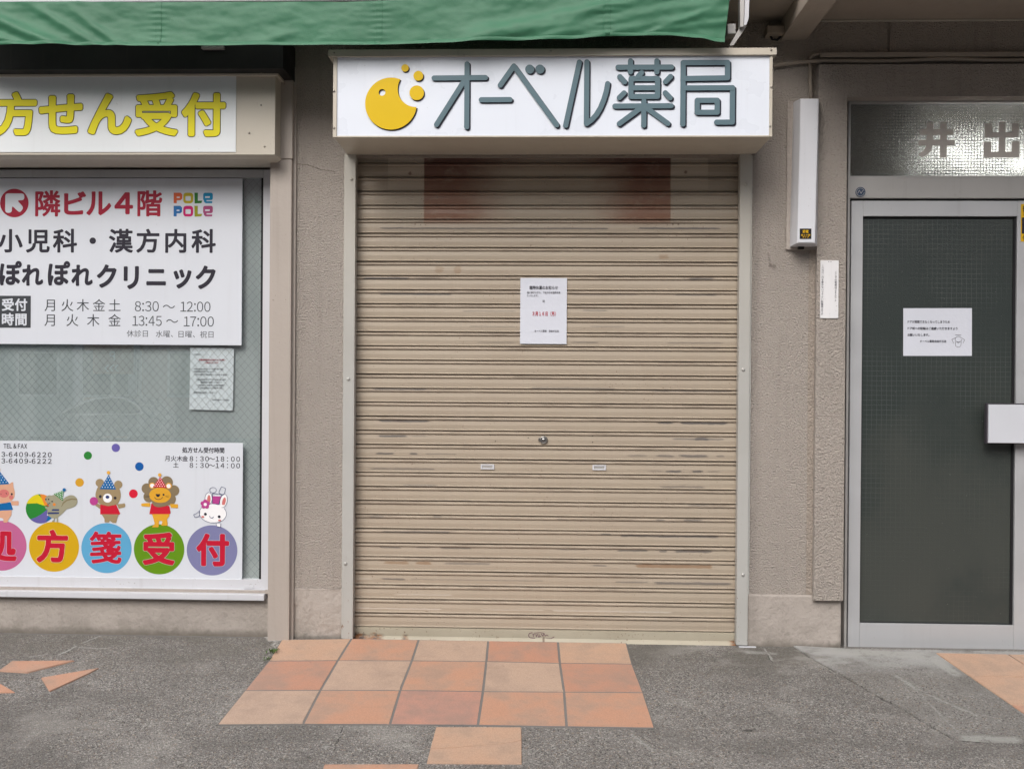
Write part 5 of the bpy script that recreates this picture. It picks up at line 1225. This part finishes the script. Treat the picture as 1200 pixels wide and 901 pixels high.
tube(bm, [P(u, v, -0.014) for u, v in pts], 0.0085); link_mesh('sheath', bm, 'ceiling', cb, True)
cv_ = empty('conduit', (X(950, 110, 0), 0, Z(950, 110, 0))); tag(cv_, 'short vertical pipe dropping to the top of the white lamp box', 'conduit')
bm = bmesh.new(); tube(bm, [P(949.2, 76, -0.012), P(949.4, 95, -0.012), P(950.5, 118, -0.012)], 0.0085); link_mesh('pipe', bm, 'ceiling', cv_, True)
# wooden block with cable ends under the canopy
wb = empty('wood_block', (X(909, 36, 0), 0, Z(909, 36, 0))); tag(wb, 'small pale wooden block fixed high on the wall left of the canopy beam', 'block')
pbox('block', 899.5, 30.2, 919.5, 38.8, -0.07, 0.002, paint('bare_wood', (0.34, 0.28, 0.22), 0.8, 0.2), wb, 0.002)
bm = bmesh.new(); tube(bm, [P(902, 41, -0.02), P(905, 46.5, -0.03), P(911, 47.2, -0.03), P(915, 43, -0.02)], 0.005, 8); link_mesh('cable_loop', bm, 'gasket', wb, True)
# stickers by the door
ys = empty('warning_sticker', (X(1200, 283, YD), YD, Z(1200, 283, YD))); tag(ys, 'yellow and black security sticker on the right door stile', 'sticker')
a, b, c, d = rect(1196.4, 239.3, 1216, 283.3, YD-0.0008); box('sticker_sheet', a, b, YD-0.0012, YD-0.0001, c, d, 'sticker_y', ys)
T = Text(YD-0.0016, 1206, 261); T.poly([(1197.5, 255), (1214.8, 255), (1214.8, 274), (1197.5, 274)]); T.fit('警備', 1198.3, 241, 1213.5, 253, 0.02); T.fit('作動中', 1198.3, 275.8, 1213.5, 281.8, 0.02); T.done('sticker_print', 'ink', ys)
rs = empty('round_disc', (X(1008, 225, YD), YD, Z(1008, 225, YD))); tag(rs, 'small dark blue round disc on the aluminium rail above the door', 'disc')
p = P(1008.2, 225.3, YD-0.009); bm = bmesh.new(); poly_prism(bm, disc_pts(p.x, p.z, 0.0205, None, 28), YD-0.012, YD-0.0075); link_mesh('disc_face', bm, 'blue_dark', rs)
T = Text(YD-0.0126, 1008.2, 225.3); T.arc(disc_pts(1008.2, 225.3, 4.6, None, 20), 0.5); T.arc([(1005, 227), (1007, 223), (1009, 227), (1011, 223.5)], 0.6); T.done('disc_print', 'alu_dark', rs)

# weeds in the joint left of the tiles
for (u, v, s, lab) in ((318.5, 766, 1.0, 'small green weed in the joint by the upper left tile corner'), (313, 774, 0.7, 'tiny green weed in the joint lower down the left tile edge')):
    wd = empty('weed', G(u, v)); tag(wd, lab, 'weed'); bm = bmesh.new(); c = G(u, v)
    for i in range(16):
        an_ = random.uniform(0, 6.28); L = random.uniform(0.008, 0.022)*s; h = random.uniform(0.006, 0.020)*s
        o_ = Vector((random.uniform(-.02, .02), random.uniform(-.02, .02), 0.004))*s; d = Vector((math.cos(an_), math.sin(an_), 0)); q = Vector((-d.y, d.x, 0))*0.004*s
        a_ = c+o_; m_ = a_+d*L*0.5+Vector((0, 0, h)); e_ = a_+d*L+Vector((0, 0, h*0.7))
        v = [bm.verts.new(x) for x in (a_, m_+q, e_, m_-q)]; bm.faces.new(v)
    link_mesh('leaves', bm, 'leaf', wd)
# crumbled mortar along the left edge of the tiles and at the pilaster foot
bm = bmesh.new()
def lump(c, r):
    k = 6; top = bm.verts.new(c+Vector((0, 0, r*0.25))); ring = [bm.verts.new(c+Vector((math.cos(i*6.283/k)*r*random.uniform(.6, 1.1), math.sin(i*6.283/k)*r*random.uniform(.6, 1.1), 0.0))) for i in range(k)]
    for i in range(k): bm.faces.new([top, ring[i], ring[(i+1) % k]])
for i in range(150):
    t = random.random()**1.4; a, b = G(330, 751), G(262, 840); p = a.lerp(b, t); w_ = (1-t)*0.028+0.004
    p.x += random.uniform(-w_, 0.002); p.z = gz(p.y)+0.001; lump(p, random.uniform(0.003, 0.009)*(1.15-t))
for i in range(60):
    p = G(random.uniform(311, 346), random.uniform(746, 752)); p.z = gz(p.y)+0.001; lump(p, random.uniform(0.004, 0.011))
tag(link_mesh('crumbled_mortar', bm, paint('pale_mortar', (0.33, 0.32, 0.30), 0.9, 0.2)), kind='stuff')

# ================================================================ ACROSS THE ROAD (seen as reflections in the glass)
for (x0, x1, h, yb, cc, lab) in ((-40.0, -14.2, 12.0, -26.0, (0.46, 0.50, 0.50), 'pale grey three storey building across the road'), (-14.0, -12.4, 9.5, -25.8, (0.55, 0.36, 0.24), 'narrow orange tiled building across the road'),
                                 (-12.2, -6.5, 11.0, -26.0, (0.52, 0.38, 0.36), 'pinkish apartment block across the road'), (-6.3, 6.0, 12.5, -26.2, (0.40, 0.42, 0.42), 'grey office block across the road'), (6.2, 34.0, 11.0, -26.0, (0.50, 0.47, 0.42), 'cream apartment block across the road')):
    b = empty('opposite_building', ((x0+x1)/2, yb, zr)); tag(b, lab, 'building')
    box('wall', x0, x1, yb-6, yb, zr-0.2, h, paint('opposite_wall', cc, 0.8, 0.15), b)
    if cc[0] == 0.55:
        for xx_ in (x0-0.15, x1-0.1): box('corner_column', xx_, xx_+0.25, yb-0.1, yb+0.15, zr-0.2, h, 'white_sheet', b)
    box('roof_parapet', x0-0.1, x1+0.1, yb-6.1, yb+0.15, h, h+0.3, 'rail', b)
    k = max(2, int((x1-x0)/2.3))
    for fl in range(int(h//2.9)):
        for i in range(k):
            xc = x0+(i+0.5)*(x1-x0)/k; zc_ = fl*2.9+0.5
            f = box('window', xc-0.65, xc+0.65, yb-0.02, yb+0.05, zc_, zc_+1.4, 'white_alu', b)
            g_ = box('pane', xc-0.57, xc+0.57, yb+0.04, yb+0.06, zc_+0.08, zc_+1.32, 'door_glass', f); 
PX, PY = -12.45, -24.5
ps = empty('parking_sign', (PX, PY, zr)); tag(ps, 'white parking totem with P and arrows across the road', 'sign')
box('sign_post', PX-0.05, PX+0.05, PY-0.05, PY+0.05, zr-0.15, 1.2, 'rail', ps); box('sign_face', PX-0.55, PX+0.55, PY-0.1, PY+0.1, 1.2, 2.2, paint('orange_sign', (0.42, 0.22, 0.14), 0.5), ps)
vs, fs = glyph_mesh('P'); bm = bmesh.new(); bv = [bm.verts.new((PX+0.12-(x*0.40), PY+0.105, 1.57+y*0.40)) for x, y, _ in vs]
for f in fs:
    try: bm.faces.new([bv[i] for i in f])
    except ValueError: pass
link_mesh('sign_letter', bm, 'white_panel', ps)
for dx_ in (0.0, 0.14, 0.28):
    bm = bmesh.new(); poly_prism(bm, [(PX-0.22+dx_, 1.36), (PX-0.12+dx_, 1.46), (PX-0.07+dx_, 1.46), (PX-0.17+dx_, 1.36), (PX-0.07+dx_, 1.26), (PX-0.12+dx_, 1.26)], PY+0.105, PY+0.1); link_mesh('sign_arrow', bm, 'white_panel', ps)
# parked car across the road: side profile swept over its width
MAT['bright_trim'] = flat('bright_trim', (0.95, 0.95, 0.95), 0.3)  # white colour stands in for the sky's shine on chrome trim
CX, CY = -11.3, -22.0
ca = empty('parked_car', (CX, CY, zr-0.14)); tag(ca, 'silver grey hatchback parked across the road', 'car')
zg = zr-0.14
prof = [(-1.9, .35), (-1.92, .62), (-1.80, .80), (-1.45, .92), (-0.65, 1.32), (0.0, 1.46), (0.7, 1.46), (1.2, 1.32), (1.62, .98), (1.92, .80), (1.92, .35)]
def car_section(yy, inset): return [(CX+x*(1-inset*0.04), yy, zg+(z if z < 0.95 else z-inset*0.02)) for x, z in prof]
bm = bmesh.new(); secs = []
for (yy, ins) in ((CY-0.85, 1), (CY-0.75, 0), (CY, -0.3), (CY+0.75, 0), (CY+0.85, 1)): secs.append([bm.verts.new(p) for p in car_section(yy, ins)])
for a, b in zip(secs, secs[1:]):
    for k in range(len(prof)): bm.faces.new([a[k], a[(k+1) % len(prof)], b[(k+1) % len(prof)], b[k]])
bm.faces.new(secs[0]); bm.faces.new(secs[-1][::-1])
link_mesh('body', bm, paint('silver_car_paint', (0.40, 0.42, 0.44), 0.25, 0.03, metal=0.5), ca, False)
bm = bmesh.new(); poly_prism(bm, [(CX-1.3, zg+0.98), (CX-0.6, zg+1.27), (CX+0.3, zg+1.40), (CX+0.75, zg+1.37), (CX+1.1, zg+1.26), (CX+1.38, zg+0.98)], CY+0.865, CY+0.84); link_mesh('side_window', bm, 'gasket', ca)
bm = bmesh.new(); tube(bm, [(CX-0.9, CY+0.87, zg+.93), (CX+0.3, CY+0.87, zg+.95), (CX+1.42, CY+0.87, zg+.97)], 0.03, 8); link_mesh('waist_trim', bm, 'bright_trim', ca, True)
bm = bmesh.new(); tube(bm, [(CX+x, CY+0.87, zg+z) for x, z in ((-1.35, .98), (-1.0, 1.13), (-0.6, 1.28), (-0.15, 1.38), (0.3, 1.42), (0.75, 1.39), (1.1, 1.28), (1.32, 1.14), (1.42, .98))], 0.03, 8); link_mesh('window_trim', bm, 'bright_trim', ca, True)
for xx in (CX-1.25, CX+1.3):
    for yy in (CY+0.75, CY-0.75):
        bm = bmesh.new(); c_ = Vector((xx, yy, zg+0.31)); rings = []
        for dy in (-0.09, 0.09): rings.append([bm.verts.new(c_+Vector((0.31*math.cos(k*math.pi/10), dy, 0.31*math.sin(k*math.pi/10)))) for k in range(20)])
        for k in range(20): bm.faces.new([rings[0][k], rings[0][(k+1) % 20], rings[1][(k+1) % 20], rings[1][k]])
        bm.faces.new(rings[0]); bm.faces.new(rings[1][::-1]); wl_ = link_mesh('wheel', bm, 'gasket', ca)

for o_ in list(ca.children):                              # a small kei-size car
    for v_ in o_.data.vertices: v_.co.x = CX+(v_.co.x-CX)*0.74; v_.co.z = zg+(v_.co.z-zg)*0.92
bpy.data.objects.remove(_to); bpy.data.curves.remove(_tc)
